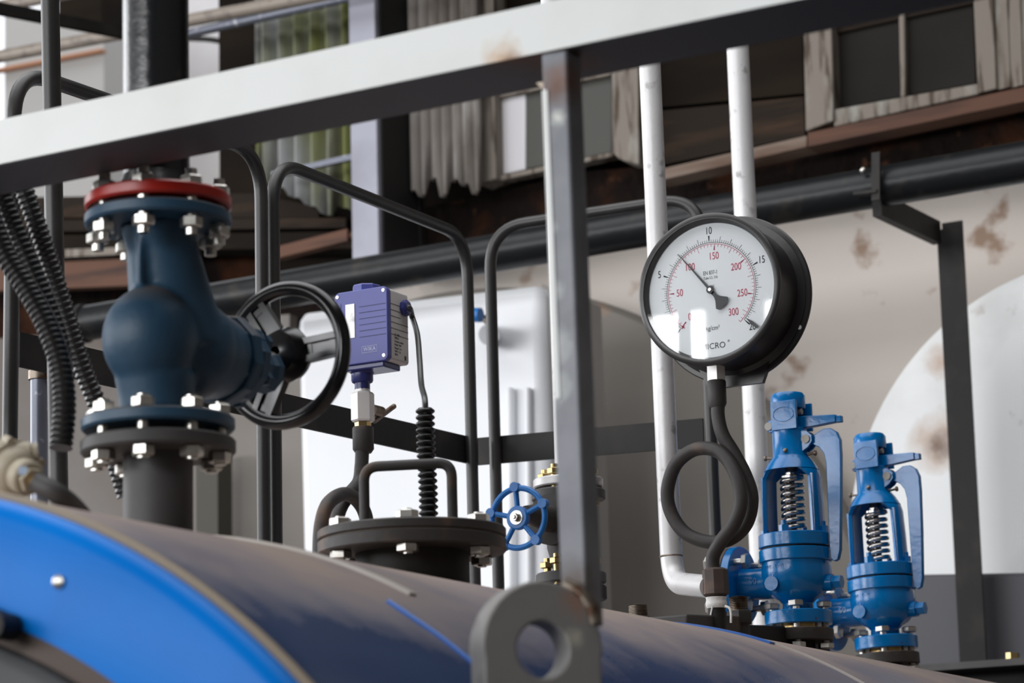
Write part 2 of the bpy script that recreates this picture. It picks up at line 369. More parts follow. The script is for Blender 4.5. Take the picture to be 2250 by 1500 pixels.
# --- upper background, plane of the windows
YV = 7.3
slab('rusty_ledge', [(870, 470), (1300, 375), (1700, 345), (2320, 215), (3200, 20), (3200, 190), (2320, 350), (1700, 440), (1300, 500), (870, 600)], YV+.05, .13, 'rubble', 'rust-caked brown ledge running under the old windows above the black pipe', 'ledge')
slab('window_sill', [(1440, 374), (1772, 298), (1772, 322), (1440, 398)], YV-.10, .09, 'sill', 'pale worn timber sill between the two old windows', 'sill')
slab('window_sill', [(1775, 292), (3100, 10), (3100, 45), (1775, 322)], YV-.10, .09, 'wood_red', 'reddish-brown timber sill under the right-hand window', 'sill')
# window at the right
wr = thing('old_window', onY(1830, 300, YV), 'weathered wooden window with two dark panes at the top right', 'window')
W = lambda n, px, t, m, dy=0, lab=None: slab(n, px, YV-dy, t, m, lab, parent=wr, bevel=.004)
W('frame_stile', [(1764, 30), (1826, 20), (1832, 265), (1770, 288)], .09, 'wood', .06)
W('frame_stile', [(2137, -30), (2182, -30), (2190, 195), (2148, 205)], .09, 'wood', .06)
W('bottom_rail', [(1832, 240), (2148, 183), (2150, 207), (1832, 278)], .08, 'wood', .05)
W('mullion', [(1973, -30), (1986, -30), (1990, 212), (1978, 214)], .04, 'wood', .03)
W('pane', [(1828, -30), (1976, -30), (1980, 214), (1830, 242)], .01, 'pane_dark', .005)
W('pane', [(1986, -30), (2138, -30), (2146, 184), (1989, 212)], .01, 'pane_dark', .005)
W('cross_rail', [(1828, 52), (2138, -22), (2138, 8), (1828, 75)], .04, 'wood_dark', .02)
for i, (a, b) in enumerate(((2184, 2212), (2214, 2240), (2243, 2300))):
    tag(slab('wall_plank', [(a, -40), (b, -40), (b+8, 190-i*4), (a+8, 197-i*4)], YV-.05, .04, 'wood'), ['grey weathered plank right beside the dark window', 'grey weathered plank, second from the dark window', 'grey weathered plank in the top right corner'][i], 'plank', 'planks beside the right window')
# window in the middle
wm = thing('old_window', onY(1240, 300, YV), 'weathered wooden window behind the grey post with one whitened pane', 'window')
W = lambda n, px, t, m, dy=0, lab=None: slab(n, px, YV-dy, t, m, lab, parent=wm, bevel=.004)
W('pane', [(1088, 215), (1155, 200), (1155, 372), (1092, 386)], .01, 'pane_light', .01, 'whitened left pane')
W('pane', [(1155, 190), (1345, 150), (1345, 335), (1155, 372)], .01, 'pane_grey', .005)
W('frame_stile', [(1343, 120), (1402, 108), (1404, 362), (1362, 350), (1345, 335)], .1, 'wood', .07)
W('frame_stile', [(1046, -30), (1082, -30), (1090, 392), (1050, 405)], .09, 'wood', .06)
W('top_rail', [(1082, 190), (1343, 135), (1343, 165), (1082, 218)], .06, 'wood', .03)
W('bottom_rail', [(1092, 386), (1345, 333), (1348, 343), (1092, 398)], .05, 'wood', .03)
# dark panelling between the windows
slab('dark_board', [(1405, 60), (1762, 30), (1766, 205), (1405, 240)], YV+.02, .03, 'wall_dark', 'upper dark board behind the two silver pipes', 'board')
slab('dark_board', [(1405, 248), (1766, 212), (1768, 298), (1405, 372)], YV+.0, .03, 'wood_dark', 'lower dark brown board behind the two silver pipes', 'board')
# hanging sheets
wavy('corrugated_sheet', 888, 1050, 0, 412, 395, YV-.1, 'corr_white', 'grimy pale corrugated sheet hanging right of the black column', 7, .02, .05)
wavy('corrugated_sheet', 560, 770, 0, 410, 470, YV-.06, 'corr_green', 'grey and mossy green corrugated sheet left of the steel column', 6, .02, .03)
tag(MB().bar(onY(600, 385, 7.1), onY(800, 340, 7.1), (0, .01, 0), (0, 0, .009)).build('grey_batten', 'pipe_greyblue'), 'thin grey batten crossing the mossy sheet beside the steel column', 'batten')
# steel column
ct = thing('steel_column', onY(800, 300, 7.0), 'tall steel column, pale lavender front and black side, behind the hoops', 'column')
p0, p1 = onY(775, 570, 7.0), onY(832, 565, 7.0); zt = 5.6
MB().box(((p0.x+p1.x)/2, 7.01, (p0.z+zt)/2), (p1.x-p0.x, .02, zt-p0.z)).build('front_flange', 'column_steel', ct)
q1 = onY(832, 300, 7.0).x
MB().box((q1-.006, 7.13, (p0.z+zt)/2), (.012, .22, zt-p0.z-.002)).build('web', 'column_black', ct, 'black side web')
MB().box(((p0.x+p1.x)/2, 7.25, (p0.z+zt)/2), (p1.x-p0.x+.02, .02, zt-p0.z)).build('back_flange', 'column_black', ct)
# stuff behind, lower left: roof edges and timbers
slab('timber_beam', [(-160, 437), (560, 425), (700, 455), (700, 478), (-160, 478)], 7.35, .12, 'wood_dark', 'uppermost of the three dark timber beams behind the globe valve', 'beam', 'dark beams behind the globe valve')
slab('timber_beam', [(-160, 485), (760, 478), (760, 500), (-160, 512)], 7.30, .12, 'wood_dark', 'middle one of the three dark timber beams behind the globe valve', 'beam', 'dark beams behind the globe valve')
slab('timber_beam', [(-160, 520), (800, 508), (800, 545), (-160, 552)], 7.25, .12, 'wall_dark', 'lowest and blackest of the three timber beams behind the globe valve', 'beam', 'dark beams behind the globe valve')
slab('pale_board', [(-160, 560), (330, 540), (330, 555), (-160, 580)], 7.2, .05, 'wood', 'pale weathered board sticking out left of the globe valve neck', 'board')
slab('reddish_board', [(-160, 590), (330, 565), (330, 625), (-160, 645)], 7.22, .05, 'wood_red', 'wide reddish-brown board left of the globe valve', 'board')
o = MB().bar(onY(612, 558, 7.05), onY(770, 518, 7.05), (0, .02, 0), (0, 0, .019)); o.bar(onY(770, 518, 7.05), onY(808, 511, 7.05), (0, .008, 0), (0, 0, .007))
tag(o.build('broken_stick', 'wood_red'), 'broken reddish wooden stick pointing at the steel column', 'stick')
slab('dark_void_board', [(590, 430), (775, 400), (892, 390), (892, 560), (590, 640)], 7.42, .05, 'wall_dark', 'dark board backing the space behind the broken stick', 'board')

# --- outside, upper left
def house(name, px, Y, mat, label):
    o = slab(name, px, Y, .5, mat); return tag(o, label, 'building')
house('outside_building', [(10, 35), (228, 60), (228, 3200), (10, 3200)], 9.6, 'house_grey', 'pale grey outbuilding wall seen outside at the far left')
house('outside_building', [(405, -60), (575, -60), (575, 3200), (405, 3200)], 10.2, 'house_white', 'whitish building seen outside right of the tall black pipe')
slab('outside_pillar', [(528, -40), (562, -40), (562, 3200), (528, 3200)], 9.2, .2, 'house_pink', 'pinkish beige pillar outside left of the corrugated sheet', 'pillar')
slab('outside_ledge', [(-40, 156), (222, 106), (222, 112), (-40, 163)], 9.55, .04, 'brick_trim', 'thin orange-brown ledge across the grey outbuilding', 'ledge')
slab('dark_awning', [(128, -60), (222, -60), (222, 52), (128, 40)], 8.6, .2, 'wall_dark', 'black awning edge at the top left between the pipes', 'awning')
tag(MB().bar(atD(-60, 8, 8.2), atD(300, 78, 8.8), (.0, .03, 0), (0, 0, .018)).build('roof_strut', 'black_matt'), 'slanting black roof strut crossing the top left corner', 'strut')
def pipe_A(name, p0, p1, Y, r, mat, label, cat='pipe', group=None):
    o = MB().cyl(onY(*p0, Y), onY(*p1, Y), r, n=32).build(name, mat); return tag(o, label, cat, group)
pipe_A('overhead_pipe', (-120, 147), (840, -36), 6.9, .0215, 'pipe_tan', 'tan overhead pipe, lower of the two at the top left')
pipe_A('overhead_pipe', (-120, 38), (520, -88), 7.2, .022, 'pipe_tan', 'tan overhead pipe, upper of the two at the top left corner')
pipe_A('overhead_pipe', (380, 82), (860, -26), 7.12, .016, 'pipe_greyblue', 'thin grey pipe running just under the tan overhead pipe')
pth = smooth_path([onY(405, 84, 8.0), onY(470, 88, 8.0), onY(505, 102, 8.0), onY(518, 150, 8.0), onY(523, 300, 8.0), onY(525, 460, 8.0), Vector((onY(525, 460, 8.0).x, 8.0, 0))])
tag(MB().tube(pth, .011).build('bent_rod', 'black_matt'), 'bent black rod outside, right of the tall black pipe', 'rod')
tag(MB().bar(onY(519, 60, 7.9), Vector((onY(522, 440, 7.9).x, 7.9, 0)), (.008, 0, 0), (0, .008, 0)).bar(onY(520, 96, 7.9), onY(576, 104, 7.9), (0, .012, 0), (0, 0, .014)).build('thin_upright', 'black_matt'), 'thin black upright with a short arm beside the bent rod', 'upright')

# --- black wall pipe and its bracket
YP = 6.3
wp = thing('wall_pipe', onY(1400, 500, YP), 'thick glossy black pipe running along the wall behind everything', 'pipe')
MB().cyl(onY(178, 712, YP), onY(2400, 330, YP)+(onY(2400, 330, YP)-onY(178, 712, YP)).normalized()*2.5, .052, n=40).build('pipe_run', 'black_pipe', wp)
MB().disc(onY(178, 712, YP), (1, 0, 0), .058, .02).build('end_ring', 'black_matt', wp)
a0 = onY(1918, 372, YP-.06)
br = thing('pipe_bracket', onX(2085, 800, -2.36), 'black angle-iron post and arm carrying the wall pipe at the right', 'bracket')
pa, pb = onY(2058, 505, 6.76), onY(2112, 1560, 6.76)
wpx = (onY(2118, 505, 6.76)-onY(2078, 505, 6.76)).length
dz = (pb-pa)
MB().bar(pa+Vector((.012, .02, 0)), pb+Vector((.012, .02, -.4)), (.012, 0, 0), (0, .02, 0)).bar(pa+Vector((.045, .0, .015)), pb+Vector((.045, .0, -.4)), (.028, 0, 0), (0, .004, 0)).build('angle_post', 'black_matt', br)
MB().bar(onY(1926, 448, 6.27), onY(2058, 512, 6.74), (.012, 0, 0), (0, 0, .031)).build('arm', 'black_matt', br)
MB().bar(onY(1884, 430, 6.25), onY(1935, 424, 6.25), (0, .03, 0), (0, 0, .004)).build('saddle_plate', 'black_matt', br)
MB().bar(onY(1925, 335, 6.23), onY(1925, 440, 6.23), (.011, 0, 0), (0, .004, 0)).build('clamp_strap', 'black_matt', br)
MB().sphere(onY(1897, 374, 6.24), .009).build('bolt', 'zinc', br)

slab('grey_partition', [(-200, 760), (636, 690), (636, 2950), (-200, 3000)], 7.38, .05, 'tank_grey2', 'grey-brown partition board low behind the globe valve', 'partition')
slab('olive_pipe_casing', [(430, 990), (478, 984), (486, 2950), (438, 2950)], 7.12, .08, 'olive', 'dark olive upright casing right of the nozzle under the globe valve', 'casing')
slab('rubble_wall', [(-260, 500), (760, 470), (760, 700), (-260, 860)], 7.44, .04, 'rubble', 'dark rust-stained strip of wall behind the globe valve', 'wall')
# --- tanks, cabinet and wall things behind
dt = thing('white_tank', (XB+.005, 7.05, 2.576), 'round white tank end with rust stains behind the right safety valve', 'tank')
rustp = [(onY(2058, 975, 6.95), .0, .055, (.06, .02, .008)), (onY(2056, 965, 6.95), .0, .10, (.42, .24, .12)), (onY(2058, 790, 6.95), .0, .06, (.38, .19, .08)), (onY(2142, 672, 6.95), .0, .04, (.2, .10, .04))]
MT['tank_white'] = M('white_tank_paint', (.82, .83, .83), .5, layers=[((.62, .61, .59), 2.4, .5, .72), ((.5, .48, .46), 9, .68, .76)], spots=[(p, a, b, c) for p, a, b, c in rustp[::-1]])
MB().lathe([(.73, .4), (.734, .06), (.725, .02), (.70, .0), (.35, -.02), (.001, -.025)], (-2.035, 6.98, 2.576), (0, 1, 0), 128).build('end_plate', 'tank_white', dt)
gt = thing('grey_tank', (-4.19, 7.3, 2.13), 'large round grey-brown tank end behind the grey post and the gauge', 'tank')
MT['tank_grey'] = M('grey_brown_tank_paint', (.165, .148, .13), .8, layers=[((.21, .19, .17), 1.5, .4, .7)], spots=[(onY(1312, 660, 7.25), 0, .06, (.40, .22, .12))])
MB().lathe([(1.43, .085), (1.43, .03), (1.41, .0), (.8, -.02), (.001, -.03)], (-4.19, 7.28, 2.127), (0, 1, 0), 128).build('end_plate', 'tank_grey', gt)
slab('slate_cabinet', [(1975, 1262), (3300, 1240), (3300, 2900), (1975, 2900)], 6.84, .08, 'box_grey', 'dark slate-grey cabinet below the white tank end', 'cabinet', bevel=.01)
cb = thing('white_cabinet', onY(900, 900, 6.5), 'tall bright white cabinet behind the pressure switch', 'cabinet')
slab('front_panel', [(648, 700), (665, 684), (1188, 622), (1255, 2830), (700, 2910)], 6.55, .35, 'cabinet', parent=cb, bevel=.03)
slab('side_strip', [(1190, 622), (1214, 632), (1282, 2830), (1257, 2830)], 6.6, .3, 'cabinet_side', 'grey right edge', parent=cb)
for i, (a, b) in enumerate(((1108, 1124), (1150, 1162))):
    slab('vertical_rib', [(a, 850), (b, 848), (b+4, 1400), (a+4, 1400)], 6.52, .03, 'cabinet', parent=cb, bevel=.01)
sv = thing('small_fitting', onY(1048, 700, 6.35), 'small blue-capped fitting on the white cabinet between the hoops', 'fitting')
MB().cyl(onY(1042, 692, 6.35), onY(1056, 692, 6.35), .02).build('cap', 'blue_wheel', sv, 'blue cap')
MB().cyl(onY(1056, 694, 6.4), onY(1085, 716, 6.4), .01).build('stem', 'steel_dark', sv)
MB().cyl(onY(1075, 735, 6.45), onY(1075, 735, 6.54), .03).build('round_boss', 'cabinet', sv)
# grey beam and bolt, bottom right
gb = thing('low_channel', onY(2100, 1465, 6.2), 'grey channel beam along the bottom right edge with a yellow bolt', 'beam')
MB().bar(onY(1930, 1478, 6.2), onY(2350, 1452, 6.2)+Vector((1.5, 0, 0)), (0, .05, 0), (0, 0, .008)).build('top_flange', 'nozzle', gb)
MB().bar(onY(1930, 1530, 6.24), onY(2350, 1502, 6.24)+Vector((1.5, 0, 0)), (0, .004, 0), (0, 0, .05)).build('web', 'black_matt', gb)
MB().cyl(onY(2225, 1450, 6.2), onY(2225, 1434, 6.2), .016, n=6).build('bolt', 'gold', gb, 'yellow hexagon bolt')

# ================================================================== boiler
bo = thing('steam_boiler', (XB, YF, 0), 'big dark blue horizontal boiler shell, dusty on top, across the bottom', 'boiler')
MB().lathe([(.30, 0), (.835, 0.0), (RB-.004, .01), (RB, .02), (RB, YE-YF-.2), (RB-.05, YE-YF-.05), (.5, YE-YF+.08), (.001, YE-YF+.12)], (XB, YF+.012, ZC), (0, 1, 0), 192).build('shell', 'tank_blue', bo)
MB().lathe([(.728, .010), (.728, -.012), (RB-.022, -.012), (RB-.012, -.008), (RB-.005, .0), (RB-.004, .012)], (XB, YF, ZC), (0, 1, 0), 192, caps=False).build('front_ring', 'tank_front', bo, 'bright blue front ring', ang=60)
MB().annulus((XB, YF+.012, ZC), (0, 1, 0), RB+.0035, RB-.02, .012, 192).build('sealant_line', 'band_tan', bo, 'tan line of sealant')
MB().annulus((XB, YF-.006, ZC), (0, 1, 0), .731, .704, .02, 128).build('door_seal', 'front_seal', bo, 'brown grey door seal')
MB().lathe([(.706, .01), (.703, -.012), (.69, -.02), (.3, -.035), (.001, -.04)], (XB, YF-.01, ZC), (0, 1, 0), 128, caps=False).build('front_door', 'door_dark', bo, 'dark front door')
p = onY(-6, 1372, YF-.03)
MB().bar(p+Vector((-.14, 0, .055)), p, (.006, 0, .012), (0, .015, 0)).lathe([(.014, 0), (.014, .03)], p+Vector((.006, -.015, -.002)), (0, 1, 0), 20).build('door_hinge', 'black_matt', bo)
for k in range(16):
    a = R(12+22.5*k+8.6); q = Vector((XB+.788*math.cos(a), YF-.012, ZC+.788*math.sin(a)))
    if k == 0: rivet = mesh_only(MB().lathe([(.0075, 0), (.007, -.003), (.003, -.005)], (0, 0, 0), (0, 1, 0), 20), 'zinc')
    inst('rivet', rivet, bo, q)
def band(name, Y, w, h, a0, a1, mat, label=None, n=64):
    bm = bmesh.new(); rings = []
    for i in range(n+1):
        a = R(a0+(a1-a0)*i/n); c, s = math.cos(a), math.sin(a)
        rings.append([bm.verts.new((XB+rr*c, y, ZC+rr*s)) for rr, y in ((RB-.004, Y-w/2), (RB+h, Y-w/2), (RB+h, Y+w/2), (RB-.004, Y+w/2))])
    for p, q in zip(rings[:-1], rings[1:]):
        for k in range(4): bm.faces.new((p[k], p[(k+1) % 4], q[(k+1) % 4], q[k]))
    bm.faces.new(rings[0][::-1]); bm.faces.new(rings[-1])
    mb = MB.__new__(MB); mb.bm = bm; return mb.build(name, mat, bo, label)
def ang_at(x, y, Y): p_ = onY(x, y, Y); return math.degrees(math.atan2(p_.z-ZC, p_.x-XB))
a_ = ang_at(905, 1310, 2.75)
band('joint_strip', 2.75, .016, .004, a_, 140, 'band_light', 'pale joint strip')
def cyl_hit(px, py):
    d = ray(px, py); ox, oz = CAM.x-XB, CAM.z-ZC; a = d.x**2+d.z**2; b_ = 2*(ox*d.x+oz*d.z); c_ = ox*ox+oz*oz-(RB+.001)**2
    return CAM+d*((-b_-math.sqrt(max(b_*b_-4*a*c_, 0)))/(2*a))
MB().tube(smooth_path([cyl_hit(852, 1322), cyl_hit(905, 1357), cyl_hit(970, 1402), cyl_hit(1040, 1458), cyl_hit(1110, 1520), cyl_hit(1180, 1590)]), .0034, 8).build('edge_tape', 'band_blue', bo, 'thin bright blue line')
a_ = ang_at(1695, 1441, 4.06)
band('joint_strip', 4.06, .007, .003, 40, a_, 'band_light')
band('edge_tape', 4.05, .022, .0035, a_, 140, 'band_blue', 'blue tape along the joint')
for y in (2.8, 5.2):
    MB().prism([(XB-.75, y, 0), (XB+.75, y, 0), (XB+.7, y, .75), (XB+.45, y, .55), (XB, y, .45), (XB-.45, y, .55), (XB-.7, y, .75)], (0, .15, 0)).build('saddle', 'black_matt', bo)

# ================================================================== steam pipe, red flange and globe valve (left)
gy = 2.803
rzf = lambda r, py, y=gy: zrim(XB, y, r, py)
RF = .098
z_lf0, z_lf1 = rzf(RF, 970), rzf(RF, 937)          # boiler nozzle flange
z_bf0, z_bf1 = rzf(RF, 917), rzf(RF, 888)          # valve lower flange
z_uf0, z_uf1 = rzf(RF*.97, 458), rzf(RF*.97, 430)  # valve upper flange
z_rf0, z_rf1 = rzf(RF*.97, 420), rzf(RF*.97, 391)  # red flange
nz = thing('boiler_nozzle', (XB, gy, shell_z(XB)-.01), 'dark grey flanged nozzle under the navy globe valve', 'nozzle')
MB().cyl((XB, gy, shell_z(XB)-.03), (XB, gy, z_lf0+.002), .0445, n=48).build('neck', 'nozzle', nz)
MB().disc((XB, gy, z_lf0), (0, 0, 1), RF+.001, z_lf1-z_lf0, 96, .003).disc((XB, gy, z_lf1-.001), (0, 0, 1), .07, .004).build('flange', 'nozzle', nz)
gv = thing('globe_valve', (XB, gy, z_bf0), 'large matt navy globe valve with a black handwheel', 'valve')
H = z_uf0-z_bf1; zb = z_bf1
b = MB(); L_ = lambda y, z: Vector((XB, gy+y, zb+z))
b.lathe([(.047, -.01), (.049, .03), (.052, H*.22)], L_(0, 0), (0, -.12, 1), 32)
b.sphere(L_(-.018, H*.40), .0615, 32, (1, 1, 1.12))
b.lathe([(.048, -.012), (.046, .025), (.056, H*.42), (.064, H*.62)], L_(0, H), (0, .30, -1), 32)
b.sphere(L_(.065, H*.40), .066, 32, (1, 1, 1.05))
b.lathe([(.062, 0), (.062, .05), (.054, .095)], L_(.045, H*.40), (0, 1, 0), 32)
b.prism([L_(-.045, H*.93)+Vector((-.004, 0, 0)), L_(-.046, H*.60)+Vector((-.004, 0, 0)), L_(-.058, H*.42)+Vector((-.004, 0, 0)), L_(-.01, H*.42)+Vector((-.004, 0, 0)), L_(-.01, H*.93)+Vector((-.004, 0, 0))], (.010, 0, 0))
remeshed(b.build('body', 'navy', gv), .004, 5)
MB().disc((XB, gy, z_bf0), (0, 0, 1), RF, z_bf1-z_bf0, 96, .003).build('lower_flange', 'navy', gv)
MB().disc((XB, gy, z_uf0), (0, 0, 1), RF*.97, z_uf1-z_uf0, 96, .003).build('upper_flange', 'navy', gv)
b = MB(); o_ = L_(.135, H*.40)
b.lathe([(.060, 0), (.062, .004), (.062, .018), (.058, .02)], o_, (0, 1, 0), 10, ph=.2)
b.lathe([(.056, 0), (.058, .004), (.058, .018), (.040, .03), (.028, .055), (.026, .075), (.030, .08), (.030, .092), (.018, .10)], o_+Vector((0, .023, 0)), (0, 1, 0), 10, ph=.5)
b.build('bonnet', 'navy', gv, ang=25)
for k in range(6):
    a = R(30+60*k); q = o_+Vector((.05*math.cos(a), .02, .05*math.sin(a)))
    if k == 0: bb = mesh_only(MB().cyl((0, -.03, 0), (0, .03, 0), .006).lathe([(.010, 0), (.010, .01)], (0, .022, 0), (0, 1, 0), 6), 'navy')
    inst('bonnet_bolt', bb, gv, q)
hc = onX(628, 780, XB); HR = .1045
MB().cyl(o_+Vector((0, .1, 0)), hc+Vector((0, .02, 0)), .010).build('stem', 'steel_dark', gv)
wn_ = Vector((.10, 1, 0)).normalized()
hw = MB().torus(hc, (0, 1, 0), HR-.0105, .0108, 96, 16).build('handwheel', 'wheel_black', gv, 'glossy black handwheel')
ORG[hw.name] = ORG[gv.name]
MB().lathe([(.012, -.028), (.030, -.022), (.040, .0), (.036, .012), (.014, .02)], hc, (0, 1, 0), 40).build('hub', 'wheel_black', hw)
for k in range(3):
    a = R(4+120*k); d = Vector((math.cos(a), 0, math.sin(a))); t = Vector((-math.sin(a), 0, math.cos(a)))
    b = MB()
    for s_ in (-1, 1): b.bar(hc+d*.022+t*s_*.013, hc+d*(HR-.014)+t*s_*.012, t*.0045, (0, .007, 0))
    b.bar(hc+d*.022, hc+d*(HR-.012), t*.011, (0, .002, 0))
    b.prism([hc+d*.02-t*.028-Vector((0, .003, 0)), hc+d*.045-t*.012-Vector((0, .003, 0)), hc+d*.045+t*.012-Vector((0, .003, 0)), hc+d*.02+t*.028-Vector((0, .003, 0))], (0, .006, 0))
    b.prism([hc+d*(HR-.008)-t*.026-Vector((0, .003, 0)), hc+d*(HR-.03)-t*.01-Vector((0, .003, 0)), hc+d*(HR-.03)+t*.01-Vector((0, .003, 0)), hc+d*(HR-.008)+t*.026-Vector((0, .003, 0))], (0, .006, 0))
    b.build('spoke', 'wheel_black', hw)
MB().cyl(hc+Vector((0, -.028, 0)), hc+Vector((0, -.015, 0)), .009, n=6).build('wheel_nut', 'steel_dark', hw)
# studs of the two joints (8 each)
for (za, zb_, off, nm) in ((z_lf0, z_bf1, 0, 0), (z_uf0, z_rf1, 0, 1)):
    L2 = (zb_-za); me = stud_mesh(.0078, L2+(.047 if nm else .034), .0150, .0140, L2/2)
    for k in range(8):
        a = R(off+45*k+22.5); inst('flange_stud', me, gv, (XB+.080*math.cos(a), gy+.080*math.sin(a), (za+zb_)/2-(.004 if nm else 0)), (0, 0, random.uniform(0, 1)), 'bright zinc stud with nuts' if k == 0 else None)
st = thing('steam_pipe', (XB, gy, z_rf0), 'tall glossy black steam pipe with a red flange above the globe valve', 'pipe')
MB().cyl((XB-.003, gy, z_rf1-.002), (XB-.012, gy, 4.2), .0435, n=64).build('riser', 'black_gloss', st)
MB().disc((XB, gy, z_rf0), (0, 0, 1), RF*.97, z_rf1-z_rf0, 96, .003).build('flange', 'red', st, 'red painted flange')
MB().lathe([(.055, 0), (.0475, .02), (.044, .03)], (XB-.003, gy, z_rf1-.001), (0, 0, 1), 48).build('weld_collar', 'black_gloss', st)

# ================================================================== white rail and post (nearest)
YR = 2.62
zm = onY(600, 247, YR).z; zt_ = onY(600, 136, YR).z
GAP = .112
xl, xr = onY(-260, 300, YR).x-1.5, onY(2040, 0, YR).x+1.8
q0, q1 = onY(0, 363, YR), onY(1600, 34, YR); sl = (q1.z-q0.z)/(q1.x-q0.x)
t0, t1 = onY(0, 263, YR), onY(1195, 3, YR)
rl = thing('guard_rail', ((xl+xr)/2, YR, (zm+zt_)/2), 'white painted box rail crossing the whole top of the picture, rusty at the joint', 'rail')
jn = onY(1240, 175, YR)
rs = [(onY(1105, 138, YR), 0, .034, (.60, .36, .17)), (onY(1125, 142, YR), 0, .020, (.22, .09, .035)), (onY(1190, 150, YR+.02), 0, .08, (.10, .04, .02)), (onY(1245, 170, YR+.04), 0, .06, (.12, .05, .025))]
MT['rail_white'] = M('white_rail_paint', (.80, .82, .80), .42, layers=[((.75, .76, .73), 6, .45, .7)], spots=rs[:2])
MT['rail_shade_grey'] = M('shade_grey_rail_steel', (.075, .08, .092), .55, spots=rs[1:])  # underside shade is put into this dark grey; rust spots sit at the joint
b = MB(); zf = lambda q, z0, z1: z0
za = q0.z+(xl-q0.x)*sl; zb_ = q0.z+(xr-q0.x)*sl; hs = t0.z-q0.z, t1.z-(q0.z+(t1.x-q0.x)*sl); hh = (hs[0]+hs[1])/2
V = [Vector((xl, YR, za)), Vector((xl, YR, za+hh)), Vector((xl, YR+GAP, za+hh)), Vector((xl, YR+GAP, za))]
b.prism(V, (xr-xl, 0, zb_-za)); b.build('box_section', 'rail_shade_grey', rl, 'dark grey sides, underside shade put into the colour', bevel=.003)
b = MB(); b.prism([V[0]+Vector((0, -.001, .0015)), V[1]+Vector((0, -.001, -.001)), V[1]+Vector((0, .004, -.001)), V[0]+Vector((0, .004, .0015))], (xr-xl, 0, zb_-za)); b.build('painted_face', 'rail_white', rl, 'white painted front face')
po = thing('rail_post', onY(1250, 1370, YR), 'grey square post under the white rail with flaking white paint', 'post')
pt, pb_ = onY(1191, 200, YR), onY(1234, 1375, YR)
ww = (onY(1285, 1150, YR)-onY(1227, 1150, YR)).x; dd = .038
ptop = Vector((pt.x, YR, za+(pt.x-xl)*sl))
b = MB(); b.prism([pb_, pb_+Vector((ww, 0, 0)), pb_+Vector((ww, dd, 0)), pb_+Vector((0, dd, 0))], ptop-pb_)
MT['post_grey'] = M('grey_post_paint', (.19, .20, .225), .5, layers=[((.28, .29, .32), 12, .4, .65), ((.60, .62, .58), 24, .665, .70, (1, 1, .5))],
    spots=[(onY(1222, 190, YR), 0, .036, (.11, .04, .018)), (onY(1240, 178, YR+.02), 0, .03, (.20, .07, .025)), (onY(1260, 1280, YR), 0, .035, (.09, .06, .045)), (onY(1225, 258, YR), 0, .012, (.7, .72, .66)), (onY(1208, 640, YR), 0, .02, (.66, .68, .66)), (onY(1212, 760, YR), 0, .028, (.66, .68, .66)), (onY(1218, 850, YR), 0, .024, (.66, .68, .66)), (onY(1203, 500, YR), 0, .014, (.6, .62, .6))])
b.build('square_tube', 'post_grey', po, bevel=.003)
MB().bar(pt+Vector((.004, -.0006, .0)), pb_+Vector((.004, -.0006, .25)), (.0035, 0, 0), (0, .001, 0)).build('paint_run', 'rail_white', po, 'flaking strip of white paint')
MB().prism([onY(1150, 168, YR)+Vector((0, .03, 0)), onY(1192, 160, YR)+Vector((0, .03, 0)), onY(1192, 200, YR)+Vector((0, .03, 0))], (0, .006, 0)).build('gusset', 'steel_dark', po)
# lifting lug
lc = onY(1194, 1427, YR-.055)
nrm = Vector((.78, -.62, 0)).normalized(); tn = Vector((0, 0, 1)).cross(nrm).normalized()
lg = thing('lifting_lug', lc-Vector((0, 0, .17)), 'thick grey lifting lug with a round hole at the foot of the post', 'lug')
MT['lug'] = M('worn_grey_lug_paint', (.27, .26, .25), .5, layers=[((.42, .41, .39), 9, .58, .75), ((.16, .15, .14), 14, .6, .75), ((.16, .07, .04), 17, .68, .76)], bump=(40, .3),
    spots=[(onY(1278, 1322, YR-.03), 0, .026, (.42, .20, .12)), (onY(1268, 1398, YR-.03), 0, .016, (.62, .60, .48)), (onY(1150, 1420, YR-.05), 0, .022, (.14, .06, .04))])
n = 48; outer, hole = [], []
for i in range(n):
    a = 2*math.pi*i/n; c, s_ = math.cos(a), math.sin(a)
    rx, rz = (.070, .074)
    if s_ >= 0: p2 = tn*(c*rx)+Vector((0, 0, s_*rz))
    else:
        k = .22/max(abs(s_), 1e-3); k = min(k, .068/max(abs(c), 1e-3)); p2 = tn*(c*k)+Vector((0, 0, s_*k))
    outer.append(lc+p2-nrm*.0); hole.append(lc+tn*(c*.030)+Vector((0, 0, s_*.030)))
MB().plate_hole(outer, hole, -nrm*.040).build('eye_plate', 'lug', lg, ang=30, bevel=.003)
MB().tube([onY(1240, 1283, YR-.015), onY(1272, 1300, YR-.012), onY(1300, 1335, YR-.008), onY(1308, 1370, YR-.005)], .008).build('weld_bead', 'steel_dark', lg)

